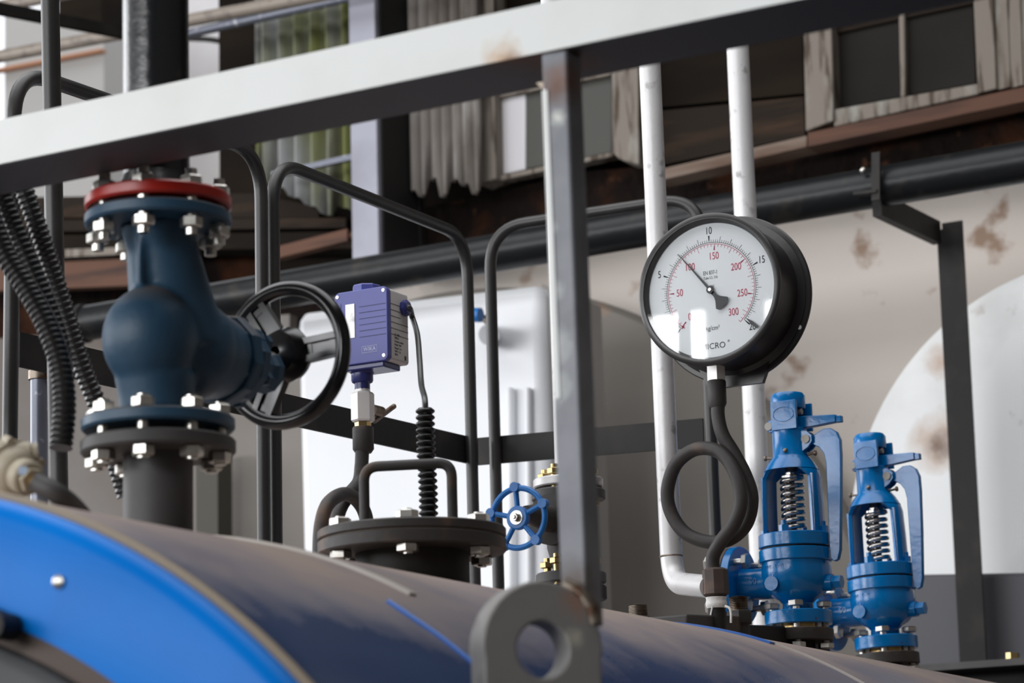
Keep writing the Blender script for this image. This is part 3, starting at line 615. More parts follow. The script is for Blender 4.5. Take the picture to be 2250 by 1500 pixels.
# ================================================================== railing hoops behind the boiler
XR = -2.73
TR = .0125
def hoop(name, pts, label, r=TR, rad=.09, mat='black_tube'):
    return tag(MB().tube(round_path(pts, rad, 10), r, 20).build(name, mat), label, 'railing hoop', 'black railing hoops around the boiler top')
zsx = shell_z(XR)
def legdown(p): return Vector((p.x, p.y, zsx-.0))
lx = onX(26, 600, XR); tl = onX(26, 148, XR); tr = onX(577, 330, XR); rx_ = onX(577, 800, XR)
hoop('railing_hoop', [Vector((XR, lx.y, zsx)), Vector((XR, lx.y, tl.z+.0)), Vector((XR, rx_.y, onX(577, 338, XR).z)), Vector((XR, rx_.y, zsx))], 'black tubular railing hoop, leftmost, its far leg behind the handwheel')
l2 = onX(602, 700, XR); r2 = onX(1032, 800, XR)
hoop('railing_hoop', [Vector((XR, l2.y, zsx)), Vector((XR, l2.y, onX(602, 352, XR).z)), Vector((XR, r2.y, onX(1032, 523, XR).z)), Vector((XR, r2.y, zsx))], 'black tubular railing hoop standing behind the pressure switch')
YH = 4.93
l3, r3 = onY(1083, 800, YH), onY(1556, 800, YH)
zsl, zsr = shell_z(l3.x), shell_z(r3.x)
hoop('railing_hoop', [Vector((l3.x, YH, zsl)), Vector((l3.x, YH, onY(1083, 500, YH).z)), Vector((r3.x, YH, onY(1556, 428, YH).z)), Vector((r3.x, YH, zsr))], 'black tubular railing hoop behind the grey post and the gauge')
fb = thing('mid_rail', onX(700, 900, XR), 'flat black bar joining the railing hoops halfway up', 'rail')
MB().bar(onX(40, 767, XR-.016), onX(1048, 993, XR-.016), (.003, 0, 0), (0, 0, .0285)).build('long_bar', 'black_matt', fb)
MB().bar(onY(1050, 992, YH+.016), onY(1546, 950, YH+.016), (0, .003, 0), (0, 0, .029)).build('short_bar', 'black_matt', fb)
# thin upright pipe at the left and short silver pipe
tag(MB().cyl(onX(109, -60, -2.62), onX(130, 1120, -2.62), .0150, n=28).build('upright_pipe', 'black_tube'), 'slim black upright pipe at the left with a bright edge', 'pipe')
sp_ = thing('short_silver_pipe', onX(92, 980, -2.8), 'short bluish silver pipe behind the black hoses at the left', 'pipe')
MB().cyl(onX(86, 826, -2.8), Vector((-2.8, onX(94, 1080, -2.8).y, shell_z(-2.8)-.01)), .0145).build('pipe_body', 'pipe_greyblue', sp_)
MB().cyl(onX(86, 815, -2.8), onX(86, 834, -2.8), .018).build('collar', 'steel_dark', sp_)

# ================================================================== corrugated conduits at the left
def hose(name, pts, r, label, pitch=.0085, depth=.0026):
    P = smooth_path(pts, 60); Q = [P[0]]; acc = 0
    step = pitch/8
    for a, b2 in zip(P[:-1], P[1:]):
        L2 = (b2-a).length
        while acc+L2 >= step:
            t = (step-acc)/L2; a = a+(b2-a)*t; Q.append(a.copy()); L2 = (b2-a).length; acc = 0
        acc += L2
    idx = iter(range(len(Q)))
    f = lambda d: r-depth*(.5-.5*math.cos(2*math.pi*next(idx)/8))**1.5
    return MB().tube(Q, r, 24, rf=f).build(name, 'hose')
def hp(lst): return [atD(*p) for p in lst]
g = 'corrugated black hoses at the left'
o = hose('corrugated_hose', hp([(-40, 420, 3.620), (8, 550, 3.598), (60, 635, 3.576), (103, 715, 3.554), (132, 800, 3.532), (142, 890, 3.510), (134, 985, 3.488)]), .0152, ''); tag(o, 'black corrugated hose, leftmost, ending above the beige sensor head', 'hose', g)
o = hose('corrugated_hose', hp([(-30, 330, 3.700), (22, 470, 3.688), (72, 590, 3.676), (112, 690, 3.664), (135, 770, 3.652), (140, 860, 3.640), (140, 900, 3.628)]), .0140, ''); tag(o, 'black corrugated hose in the middle of the three left hoses', 'hose', g)
o = hose('corrugated_hose', hp([(20, 340, 3.800), (62, 440, 3.800), (104, 560, 3.800), (142, 680, 3.800), (182, 810, 3.800), (214, 890, 3.800), (245, 985, 3.800), (278, 1090, 3.800)]), .0140, ''); tag(o, 'black corrugated hose, rightmost, passing behind the globe valve flange', 'hose', g)

# beige sensor head
hd0, hd1 = atD(26, 1032, 3.2), atD(92, 1066, 3.145)
ax = (hd1-hd0).normalized()
th_ = thing('sensor_head', hd0, 'beige round sensor junction head at the lower left edge', 'sensor')
MB().lathe([(.012, -.020), (.030, -.018), (.0345, -.013), (.0355, -.005), (.0335, -.0035)], hd0, ax, 40).build('cover', 'beige', th_)
MB().lathe([(.0335, -.0035), (.0335, .0), (.0365, .001), (.0365, .005), (.031, .007), (.029, .017), (.0235, .024), (.021, .025), (.021, .040), (.0185, .043)], hd0, ax, 40).build('housing', 'beige', th_)
MB().lathe([(.0150, .0), (.0150, .010)], hd0+ax*.042, ax, 6).build('hex_collar', 'beige', th_)
MB().cyl(hd0+ax*.050, hd0+ax*.060, .0085).build('gland_nut', 'brass', th_)
cg = hd0+ax*.012+Vector((0, 0, .024)); cgd = (atD(104, 990, 3.2)-cg).normalized()
MB().lathe([(.012, 0), (.012, .016), (.010, .016), (.010, .024)], cg, cgd, 20).build('cable_entry', 'beige', th_)
MB().box(hd0+ax*.033+Vector((.0105, -.0175, .004)), (.010, .0015, .009), Matrix.Rotation(R(28), 3, 'Z')).build('sticker', 'sticker', th_, 'pale blue sticker')
uu, vv_, _a = frame(ax)
for aa in (20, 110, 200, 290):
    q = hd0+uu*(.0365*math.cos(R(aa)))+vv_*(.0365*math.sin(R(aa)))-ax*.008
    MB().cyl(q, q+ax*.014, .0052, n=14).build('cover_lug', 'beige', th_)
MB().tube(smooth_path([hd0+ax*.056, atD(128, 1086, 3.15), atD(170, 1122, 3.2), atD(215, 1180, 3.3)]), .012, 20).build('stem_pipe', 'nozzle', th_, 'dark stem pipe')

# ================================================================== manhole with blind flange
my = 3.432; mr = .139
mz = lambda py: zrim(XB, my, mr, py)
m0, m1, m2, m3 = mz(1188), mz(1158), mz(1156), mz(1134)
mh = thing('manhole', (XB, my, shell_z(XB)), 'round black bolted manhole flange with a lifting handle on the boiler', 'manhole')
MB().cyl((XB, my, shell_z(XB)-.03), (XB, my, m0+.001), .084, n=64).build('neck', 'black_matt', mh)
MB().disc((XB, my, m0), (0, 0, 1), mr, m1-m0, 96, .002).build('lower_flange', 'black_rusty', mh)
MB().disc((XB, my, m1-.001), (0, 0, 1), mr-.004, m2-m1+.002, 96).build('gasket', 'band_tan', mh, 'tan gasket edge')
MB().disc((XB, my, m2), (0, 0, 1), mr, m3-m2, 96, .002).build('cover_plate', 'black_rusty', mh)
me = stud_mesh(.007, (m3-m0)+.03, .0165, .0125, (m3-m0)/2)
vd = math.atan2(-my, -XB)
for k in range(6):
    a = vd+R(-3+60*k); inst('cover_bolt', me, mh, (XB+.116*math.cos(a), my+.116*math.sin(a), (m0+m3)/2), (0, 0, random.uniform(0, 1)))
ha, hb = onX(814, 1136, XB-.03), None
hdir = Vector((math.cos(R(20)), math.sin(R(20)), 0)); hcn = Vector((XB-.005, my, m3))
hl, hr = hcn-hdir*.066, hcn+hdir*.066
ztop = zat(hcn.x, hcn.y, 1018)
MB().tube(round_path([hl, Vector((hl.x, hl.y, ztop-.002)), Vector((hr.x, hr.y, ztop-.002)), hr], .022, 10), .0078, 20).build('handle', 'black_rusty', mh)

# conduit sleeve and cable
c0 = onX(940, 1132, XB-.03); cy = c0.y
ctop = onX(934, 896, XB-.03)
cbot = Vector((c0.x, cy+.0, m3))
o = hose('conduit_sleeve', [cbot, cbot+(ctop-cbot)*.33+Vector((.002, 0, 0)), cbot+(ctop-cbot)*.66, ctop], .0148, '', .0098, .0042)
tag(o, 'black corrugated sleeve standing on the manhole cover around the cable', 'sleeve')
# ================================================================== pressure switch on its siphon
XS = -2.28
s0 = onX(797, 900, XS); sy = s0.y
szz = lambda py: zat(XS, sy, py)
ps = thing('pressure_switch', (XS, sy, szz(860)), 'violet-blue and grey pressure switch box on a hexagon adapter', 'pressure switch')
yfr = sy-.030
BL, BR_, TRc, TLc = [onY(x, y, yfr) for x, y in ((738, 808), (851, 790), (855, 628), (736, 644))]
bx0, bx1 = (BL.x+TLc.x)/2, (BR_.x+TRc.x)/2; bz0, bz1 = (BL.z+BR_.z)/2, (TLc.z+TRc.z)/2
def rbox(x0, x1, z0, z1, y0, y1, rad):
    pts = []
    for cx, cz, a0 in ((x1-rad, z1-rad, 0), (x0+rad, z1-rad, 90), (x0+rad, z0+rad, 180), (x1-rad, z0+rad, 270)):
        for k in range(5): a = R(a0+22.5*k); pts.append(Vector((cx+rad*math.cos(a), y0, cz+rad*math.sin(a))))
    return MB().prism(pts, (0, y1-y0, 0))
rbox(bx0+.002, bx1-.001, bz0+.002, bz1-.002, yfr+.010, yfr+.064, .005).build('housing', 'sw_grey', ps, 'grey housing', bevel=.001)
cv = rbox(bx0, bx1, bz0, bz1, yfr-.002, yfr+.010, .009).build('cover', 'sw_blue', ps, 'violet-blue cover', bevel=.0015)
bw, bh = bx1-bx0, bz1-bz0
b = MB()
for k in range(6):
    z = bz1-bh*(.235+.082*k); b.box((bx0+bw*.72, yfr-.0021, z), (bw*.50, .0006, .0010))
for k in range(5):
    z = bz1-bh*(.22+.082*k); b.box((bx0+bw*.07, yfr-.0021, z), (bw*.10, .0006, .0010)); b.box((bx0+bw*.125, yfr-.0021, z+.004), (.001, .0006, .008))
b.build('cover_grooves', 'sw_line', cv, 'dark groove lines')
MB().box((bx0+bw*.30, yfr-.0026, bz1-bh*.41), (bw*.17, .0012, bh*.46)).build('display_window', 'window_pale', cv, 'clear scale window')
for (fx, fz) in ((.06, .06), (.93, .055), (.92, .93), (.06, .93)):
    MB().lathe([(.0030, 0), (.0028, -.0015)], (bx0+bw*fx, yfr-.0015, bz1-bh*fz), (0, 1, 0), 16).build('screw', 'zinc', cv)
RXZ = Matrix(((1, 0, 0), (0, 0, -1), (0, 1, 0))).to_4x4()
def TXT(s_, size, x, y, z, sx=1, bold=0, dep=.0002): return text(s_, size, 't', None, None, Matrix.Translation((x, y, z)) @ RXZ, sx, dep, bold=bold)
b = TXT('WIKA', .0092, bx0+bw*.655, yfr-.0022, bz1-bh*.82, .95, .00005)
f = MB()
for dz_ in (-.0052, .0052): f.box((bx0+bw*.655, yfr-.0022, bz1-bh*.82+dz_), (.0285, .0004, .0005))
for dx_ in (-.0142, .0142): f.box((bx0+bw*.655+dx_, yfr-.0022, bz1-bh*.82), (.0005, .0004, .0104))
fm = bpy.data.meshes.new('f'); f.bm.to_mesh(fm); f.bm.free()
join_meshes('cover_lettering', [b, fm], 'print_pale', cv, 'pale maker lettering in a frame')
# printed rating text and seams on the grey side
RYZ = Matrix(((0, 0, 1), (1, 0, 0), (0, 1, 0))).to_4x4()
def TXS(s_, size, x, y, z, sx=1, al='LEFT'): return text(s_, size, 't', None, None, Matrix.Translation((x, y, z)) @ RYZ, sx, .0001, al)
xs_ = bx1-.0008; rows = ['CE   IP65', 'WIKA', 'Pressure switch', 'Model  MW', 'Range 0...16', '250 V  5 A', 'SPDT']
mes = [TXS(t, .0048 if i != 1 else .0058, xs_, yfr+.020, bz0+bh*(.375-.045*i), .9) for i, t in enumerate(rows)]
f = MB().box((xs_, yfr+.053, bz0+bh*.06+.004), (.0004, .005, .007)); fm = bpy.data.meshes.new('f'); f.bm.to_mesh(fm); f.bm.free()
join_meshes('side_print', mes+[fm], 'print', ps, 'small dark printing on the grey side')
b = MB()
for k in range(6):
    L2 = .054 if k > 2 else .030; b.box((xs_, yfr+.010+L2/2, bz1-bh*(.22+.082*k)), (.0004, L2, .0007))
b.build('side_seams', 'print', ps)
lc_ = Vector(((bx0+bx1)/2+.004, sy, bz1))
b = MB(); b.lathe([(.024, -.002), (.024, .012), (.022, .014)], (lc_.x-.012, lc_.y, bz1-.001), (0, 0, 1), 8, ph=.2)
b.build('top_cap', 'sw_blue', ps, ang=20)
gz = onX(888, 677, bx1)
MB().lathe([(.0125, -.003), (.0135, 0), (.0135, .006), (.010, .009)], gz, (1, 0, 0), 8, ph=.2).build('cable_gland', 'sw_dark', ps, 'dark blue cable gland')
jx = lc_.x-.006
MB().prism([Vector((jx-.036, sy-.026, bz0-.008)), Vector((jx+.040, sy-.026, bz0-.008)), Vector((jx+.040, sy+.026, bz0-.008)), Vector((jx-.036, sy+.026, bz0-.008))], (0, 0, .0095)).build('base_plate', 'sw_dark', ps, bevel=.002)
zc0 = szz(856); zc1 = bz0-.006
SX = XS
MB().lathe([(.0125, 0), (.0125, .010), (.0165, .012), (.0178, .015), (.0178, zc1-zc0-.004), (.021, zc1-zc0)], (SX, sy, zc0), (0, 0, 1), 36).build('connector', 'sw_dark', ps, 'dark blue round connector')
zh0, zh1 = szz(927), szz(862)
MB().lathe([(.0165, 0), (.0190, .003), (.0190, zh1-zh0-.003), (.0165, zh1-zh0)], (SX, sy, zh0), (0, 0, 1), 6, ph=.12).lathe([(.0125, zh1-zh0), (.0125, zc0-zh0+.001)], (SX, sy, zh0), (0, 0, 1), 24).build('hexagon_adapter', 'hexwhite', ps, 'bright hexagon adapter', ang=20)
MB().lathe([(.013, 0), (.0135, .008)], (SX, sy, zh0-.009), (0, 0, 1), 6).build('brass_nut', 'brass', ps, 'brass nut')
vv = thing('vent_lever', onX(838, 905, XS), 'small bent steel vent lever on the right of the hexagon adapter', 'lever')
MB().cyl(onX(818, 900, XS), onX(838, 905, XS), .009, n=20).sphere(onX(826, 902, XS), .009).build('knob', 'steel_dark', vv)
MB().cyl(onX(822, 925, XS-.003), onX(866, 892, XS-.003), .0044, n=16).build('pin', 'steel_dark', vv)
# siphon below the switch
sg = thing('siphon', (XS, sy, m3), 'black pigtail siphon under the pressure switch behind the manhole', 'siphon')
MB().lathe([(.013, 0), (.0172, .006), (.0172, szz(938)-szz(995)-.002), (.016, szz(938)-szz(995))], (SX, sy, szz(995)), (0, 0, 1), 32).build('coupling', 'black_rusty', sg)
P = lambda x, y, dx=0: onX(x, y, XS+dx)
MB().tube(smooth_path([P(796, 985), P(794, 1025), P(788, 1060), P(762, 1092), P(743, 1130), P(735, 1190), P(760, 1235, .005), P(795, 1215, .01), P(806, 1150, .015), P(790, 1105, .02), P(757, 1085, .025), P(722, 1105, .03), P(706, 1150, .03), P(702, 1215, .03), P(704, 1275, .03)]), .0112, 20).build('pigtail', 'black_rusty', sg)
# cable
tag(MB().tube(smooth_path([gz+Vector((-.002, 0, 0)), gz+Vector((.010, 0, -.001)), onX(906, 697, XS+.065), onX(917, 735, XS+.085), onX(922, 790, XS+.115), onX(926, 845, XS+.15), ctop+Vector((0, 0, .012)), ctop+Vector((0, 0, -.03))]), .0047, 14).build('signal_cable', 'cable'), 'dark grey cable drooping from the pressure switch into the sleeve', 'cable')

# ================================================================== gate valve behind the post
yg = 3.937; rg = .0575
G = lambda py, r=rg: zrim(XB, yg, r, py)
ga = thing('gate_valve', (XB, yg, shell_z(XB)), 'small gate valve behind the grey post with a bright blue handwheel', 'valve')
MB().disc((XB, yg, G(1088)), (0, 0, 1), rg+.003, G(1066)-G(1088), 48).build('upper_flange', 'nozzle', ga)
MB().disc((XB, yg, G(1273)), (0, 0, 1), rg, G(1250)-G(1273), 48).build('lower_flange', 'nozzle', ga)
MB().disc((XB, yg, G(1310)), (0, 0, 1), rg, G(1280)-G(1310), 48).cyl((XB, yg, shell_z(XB)-.02), (XB, yg, G(1300)), .03).build('nozzle_flange', 'black_matt', ga)
zgm = zat(XB, yg, 1150)
b = MB(); b.lathe([(.026, 0), (.030, .02), (.038, .05), (.038, .075), (.030, .105), (.026, .135)], (XB, yg, G(1260)), (0, 0, 1), 32); b.lathe([(.034, 0), (.034, .05), (.042, .052), (.042, .066), (.022, .07), (.018, .12), (.012, .15)], (XB, yg, zgm), (0, -1, 0), 32)
b.build('body', 'black_rusty', ga)
wc = onY(1135, 1138, yg-.175); wc.x = XB if abs(wc.x-XB) < .02 else wc.x
wh = MB().torus(wc, (0, 1, 0), .0475, .0048, 64, 12).build('handwheel', 'blue_wheel', ga, 'bright blue five-spoke handwheel'); ORG[wh.name] = ORG[ga.name]
MB().disc(wc+Vector((0, -.006, 0)), (0, 1, 0), .019, .012, 32).build('hub', 'blue_wheel', wh)
for k in range(5):
    a = R(94+72*k); d = Vector((math.cos(a), 0, math.sin(a)))
    MB().cyl(wc+d*.016, wc+d*.046, .0042).cyl(wc+d*.0495+Vector((0, -.006, 0)), wc+d*.0495+Vector((0, .005, 0)), .0078, n=20).build('spoke', 'blue_wheel', wh)
MB().disc(wc+Vector((0, -.0075, 0)), (0, 1, 0), .0115, .002, 32).lathe([(.0062, -.002), (.0072, -.009), (.0065, -.010)], wc+Vector((0, -.006, 0)), (0, 1, 0), 6).cyl(wc+Vector((0, -.019, 0)), wc+Vector((0, .02, 0)), .0035).build('wheel_nut', 'zinc', wh, 'zinc nut and washer')
MB().cyl(wc, (XB, yg-.12, zgm), .007).build('stem', 'steel_dark', ga)
s1 = stud_mesh(.0062, .075, .012, .010, .021, 'gold')
for zz, n_ in ((G(1064), 0), (G(1262), 1)):
    for k in range(4):
        a = vd+R(45+90*k+12); inst('flange_stud', s1, ga, (XB+.044*math.cos(a), yg+.044*math.sin(a), zz), (0, 0, k))
# aluminium pipes
G1 = G(1060)
ap = thing('silver_pipe', (XB, yg, G(1062)), 'silver painted upright pipe hidden behind the grey post', 'pipe', 'silver upright pipes')
MB().cyl((XB, yg, G(1058)), (XB, yg, 4.5), .0212, n=40).build('riser', 'alu', ap)
MB().disc((XB, yg, G(1060)), (0, 0, 1), rg, G(1040)-G(1060), 48).build('flange', 'alu', ap)
y2 = 4.665; yq = 4.547
x2 = onY(1475, 1230, y2).x; ze = onY(1500, 1278, y2).z; fit_ = onX(1540, 1288, XB-.02); yb_ = onX(1573, 1300, XB).y
a2 = thing('silver_pipe', (x2, y2, ze), 'silver painted upright pipe left of the gauge, bent into the brown fitting', 'pipe', 'silver upright pipes')
top_ = Vector((onY(1419, 100, y2).x, y2, 4.6))
MB().tube(round_path([top_, Vector((x2, y2, ze+.12)), Vector((x2+.001, y2, ze)), Vector((XB-.010, yb_, fit_.z))], .075, 14), .0212, 40).build('pipe_run', 'alu', a2)
zj = zat(x2, y2, 1222)
MB().torus((x2, y2, zj), (0, 0, 1), .0205, .0022, 40, 8).build('weld_seam', 'steel_dark', a2)
zf_ = fit_.z
p3 = onX(1662, 1000, -2.3)
a3 = tag(MB().cyl((-2.3, p3.y, shell_z(-2.3)-.0), (-2.3, p3.y, 4.9), .0245, n=40).build('silver_pipe', 'alu'), 'silver painted upright pipe behind the right half of the gauge', 'pipe', 'silver upright pipes')

# ================================================================== pressure gauge
yq = 4.547
gzp = lambda py: zat(XB, yq, py)
sgn = thing('gauge_siphon', (XB, yq, shell_z(XB)), 'dark pigtail siphon pipe carrying the round pressure gauge', 'siphon')
gc = onY(1562, 637, yq-.045)
Gg = thing('pressure_gauge', (gc.x, yq, gc.z-.15), 'large round black pressure gauge with a white dial', 'gauge')
RG = .144
fy = yq-.058
MB().lathe([(.150, .112), (.150, .106), (.137, .100), (.134, .05), (.134, .02), (.140, .016), (RG, .008), (RG, .003), (.140, .0), (.133, .0), (.130, .006), (.127, .012)], (gc.x, fy, gc.z), (0, 1, 0), 128, caps=False).build('case', 'gauge_case', Gg, ang=40)
MB().lathe([(.001, .108), (.158, .108), (.160, .110), (.160, .114), (.158, .116), (.001, .116)], (gc.x, fy, gc.z), (0, 1, 0), 128, caps=False).build('back_flange', 'gauge_case', Gg)
b = MB(); zb2 = gc.z-.150
b.prism([Vector((gc.x-.075, fy+.104, gc.z-.12)), Vector((gc.x-.055, fy+.104, gc.z-.166)), Vector((gc.x+.055, fy+.104, gc.z-.166)), Vector((gc.x+.075, fy+.104, gc.z-.12))], (0, .012, 0)); b.build('bottom_lug', 'gauge_case', Gg)
for ang in (-28, 90, 208):
    q = Vector((gc.x+.151*math.cos(R(ang)), fy+.107, gc.z+.151*math.sin(R(ang)))); MB().cyl(q, q+Vector((0, .003, 0)), .0042, n=20).build('mounting_hole', 'dial', Gg)
RD = .130
MB().disc((gc.x, fy+.014, gc.z), (0, 1, 0), RD, .002, 96).build('dial', 'dial', Gg, 'white dial')
dyf = fy+.0136
def arc_band(b, r0, r1, a0, a1, n=120):
    prev = None
    for i in range(n+1):
        a = R(a0+(a1-a0)*i/n); cur_ = [b.bm.verts.new((gc.x+r*math.cos(a), dyf, gc.z+r*math.sin(a))) for r in (r0, r1)]
        if prev: b.bm.faces.new((prev[0], prev[1], cur_[1], cur_[0]))
        prev = cur_
def tick(b, r0, r1, a, w_, w2=None):
    a = R(a); d = Vector((math.cos(a), 0, math.sin(a))); t = Vector((-math.sin(a), 0, math.cos(a))); c = Vector((gc.x, dyf, gc.z)); w2 = w_ if w2 is None else w2
    b.bm.faces.new([b.bm.verts.new(c+p) for p in (d*r0-t*w_, d*r1-t*w2, d*r1+t*w2, d*r0+t*w_)])
AK = lambda v: 225-13.5*v
kb, kr = MB(), MB()
arc_band(kb, .0898, .0906, AK(0), AK(20))
for i in range(101):
    v = i*.2; big = i % 25 == 0; mid = i % 5 == 0
    tick(kb, .0906, .1015 if mid else .0955, AK(v), .00036)
    if big: tick(kb, .0935, .1035, AK(v), .0007, .0015)
arc_band(kr, .0868, .0877, AK(0), AK(20.4))
for i in range(61):
    v = i*5*.0703
    if v > 20.5: break
    tick(kr, .0868, .0760 if i % 5 == 0 else .082, AK(v), .00036)
    if i % 10 == 0: tick(kr, .0845, .0755, AK(v), .0006, .0014)
def T(s_, size, dx, dz, sx=.72, bold=0): return text(s_, size, 't', None, None, Matrix.Translation((gc.x+dx, dyf, gc.z+dz)) @ RXZ, sx, .0, bold=bold)
blk = []; red = []
for s_, v in (('0', 0), ('5', 5), ('10', 10), ('15', 15), ('20', 20)): blk.append(T(s_, .0195, .1125*math.cos(R(AK(v))), .1125*math.sin(R(AK(v))), .72, .00005))
for s_, v in (('0', 0), ('50', 3.515), ('100', 7.03), ('150', 10.55), ('200', 14.06), ('250', 17.6), ('300', 20.2)): red.append(T(s_, .0195, .0640*math.cos(R(AK(v))), .0640*math.sin(R(AK(v))), .72, .00005))
blk += [T('EN 837-1', .0105, .000, .033), T('Tube S.S. 316', .0072, .0, .0235), T('kg/cm²', .0125, 0, -.072, .85), T('psi', .008, .003, .008, .8), T('MICRO', .0155, .0, -.106, 1.0, 0)]
blk += [T('®', .006, .031, -.100, 1)]
mm = bpy.data.meshes.new('x'); kb.bm.to_mesh(mm); kb.bm.free(); join_meshes('black_scale', blk+[mm], 'dial_black', Gg, 'black scale and lettering')
mm = bpy.data.meshes.new('x'); kr.bm.to_mesh(mm); kr.bm.free(); join_meshes('red_scale', red+[mm], 'dial_red', Gg, 'red scale numbers')
na = R(129); d = Vector((math.cos(na), 0, math.sin(na))); t = Vector((-math.sin(na), 0, math.cos(na))); c = Vector((gc.x, fy+.0085, gc.z))
b = MB(); b.prism([c-d*.01-t*.0028, c+d*.098-t*.0004, c+d*.098+t*.0004, c-d*.01+t*.0028], (0, .001, 0))
tail = [(-.004, .004), (-.016, .0035), (-.024, .0065), (-.036, .0155), (-.041, .013), (-.043, .006), (-.0435, 0), (-.043, -.006), (-.041, -.013), (-.036, -.0155), (-.024, -.0065), (-.016, -.0035), (-.004, -.004)]
b.prism([c+d*x+t*y for x, y in tail], (0, .001, 0)); b.disc(c+Vector((0, -.0005, 0)), (0, 1, 0), .0075, .002, 32)
b.build('needle', 'needle', Gg)
MB().disc(c+Vector((0, -.002, 0)), (0, 1, 0), .0035, .002, 24).build('needle_pin', 'zinc', Gg)
d = Vector((math.cos(R(-42)), 0, math.sin(R(-42)))); t = Vector((.67, 0, .74))
MB().prism([c+d*.094-t*.0003, c+d*.108-t*.003, c+d*.124-t*.003, c+d*.124+t*.003, c+d*.108+t*.003, c+d*.094+t*.0003], (0, .001, 0)).build('limit_pointer', 'needle', Gg)
q = Vector((gc.x-.060, dyf, gc.z-.062)); MB().box(q, (.008, .0008, .002), Matrix.Rotation(.7, 3, 'Y')).box(q, (.002, .0008, .008), Matrix.Rotation(.7, 3, 'Y')).build('stop_pin', 'dial_red', Gg)
MB().disc((gc.x, fy+.003, gc.z), (0, 1, 0), .1315, .0012, 96, .0001).build('glass', 'glass', Gg, 'clear front glass')
zcA = gzp(838)
MB().cyl((XB, yq, zcA-.002), (XB, yq, gc.z-.125), .0165, n=4, ph=.5).build('square_stem', 'hexwhite', Gg, 'square steel stem')
MB().lathe([(.0135, 0), (.0172, .007), (.0175, gzp(836)-gzp(895)-.002), (.016, gzp(836)-gzp(895))], (XB, yq, gzp(895)), (0, 0, 1), 32).build('coupling', 'black_rusty', sgn)
def Q(x, y, dy=0): p_ = onY(x, y, yq+dy); return p_
lp = [(1578, 880, 0), (1578, 915, 0), (1588, 955, .0), (1612, 995, .006), (1638, 1045, .012), (1652, 1095, .016), (1640, 1150, .018), (1603, 1184, .02), (1555, 1190, .02), (1505, 1170, .02), (1474, 1125, .018), (1467, 1075, .014), (1485, 1020, .008), (1525, 988, .0), (1570, 988, -.008), (1600, 1012, -.014), (1622, 1058, -.020), (1628, 1105, -.022), (1613, 1150, -.022), (1585, 1188, -.016), (1567, 1222, -.006), (1567, 1258, -.002)]
MB().tube(smooth_path([Q(*p_) for p_ in lp], 8), .0128, 24).build('pigtail', 'black_rusty', sgn)
gb_ = lambda py: zat(XB, yb_, py)
MB().lathe([(.018, 0), (.0238, .004), (.0238, gb_(1248)-gb_(1310)-.004), (.018, gb_(1248)-gb_(1310))], (XB, yb_, gb_(1310)), (0, 0, 1), 8, ph=.3).build('tee_fitting', 'brown', sgn, 'brown tee fitting')
MB().cyl((XB, yb_, shell_z(XB)-.02), (XB, yb_, gb_(1305)), .0158, n=28).build('stub_pipe', 'black_matt', sgn)
yf_ = yb_-.0165
b = MB(); b.lathe([(.0165, 0), (.019, .003), (.0195, .010), (.018, .016), (.0195, .020)], (XB, yb_, gb_(1336)), (0, 0, 1), 28)
b.tube(smooth_path([onY(1566, 1330, yf_), onY(1562, 1350, yf_), onY(1561, 1372, yf_), onY(1566, 1391, yf_), onY(1577, 1394, yf_), onY(1582, 1412, yf_)]), .0017, 8)
b.tube(smooth_path([onY(1593, 1331, yf_), onY(1603, 1336, yf_), onY(1606, 1348, yf_), onY(1606, 1368, yf_)]), .0022, 8).build('thread_tape', 'tape', sgn, 'white thread tape with loose strands')

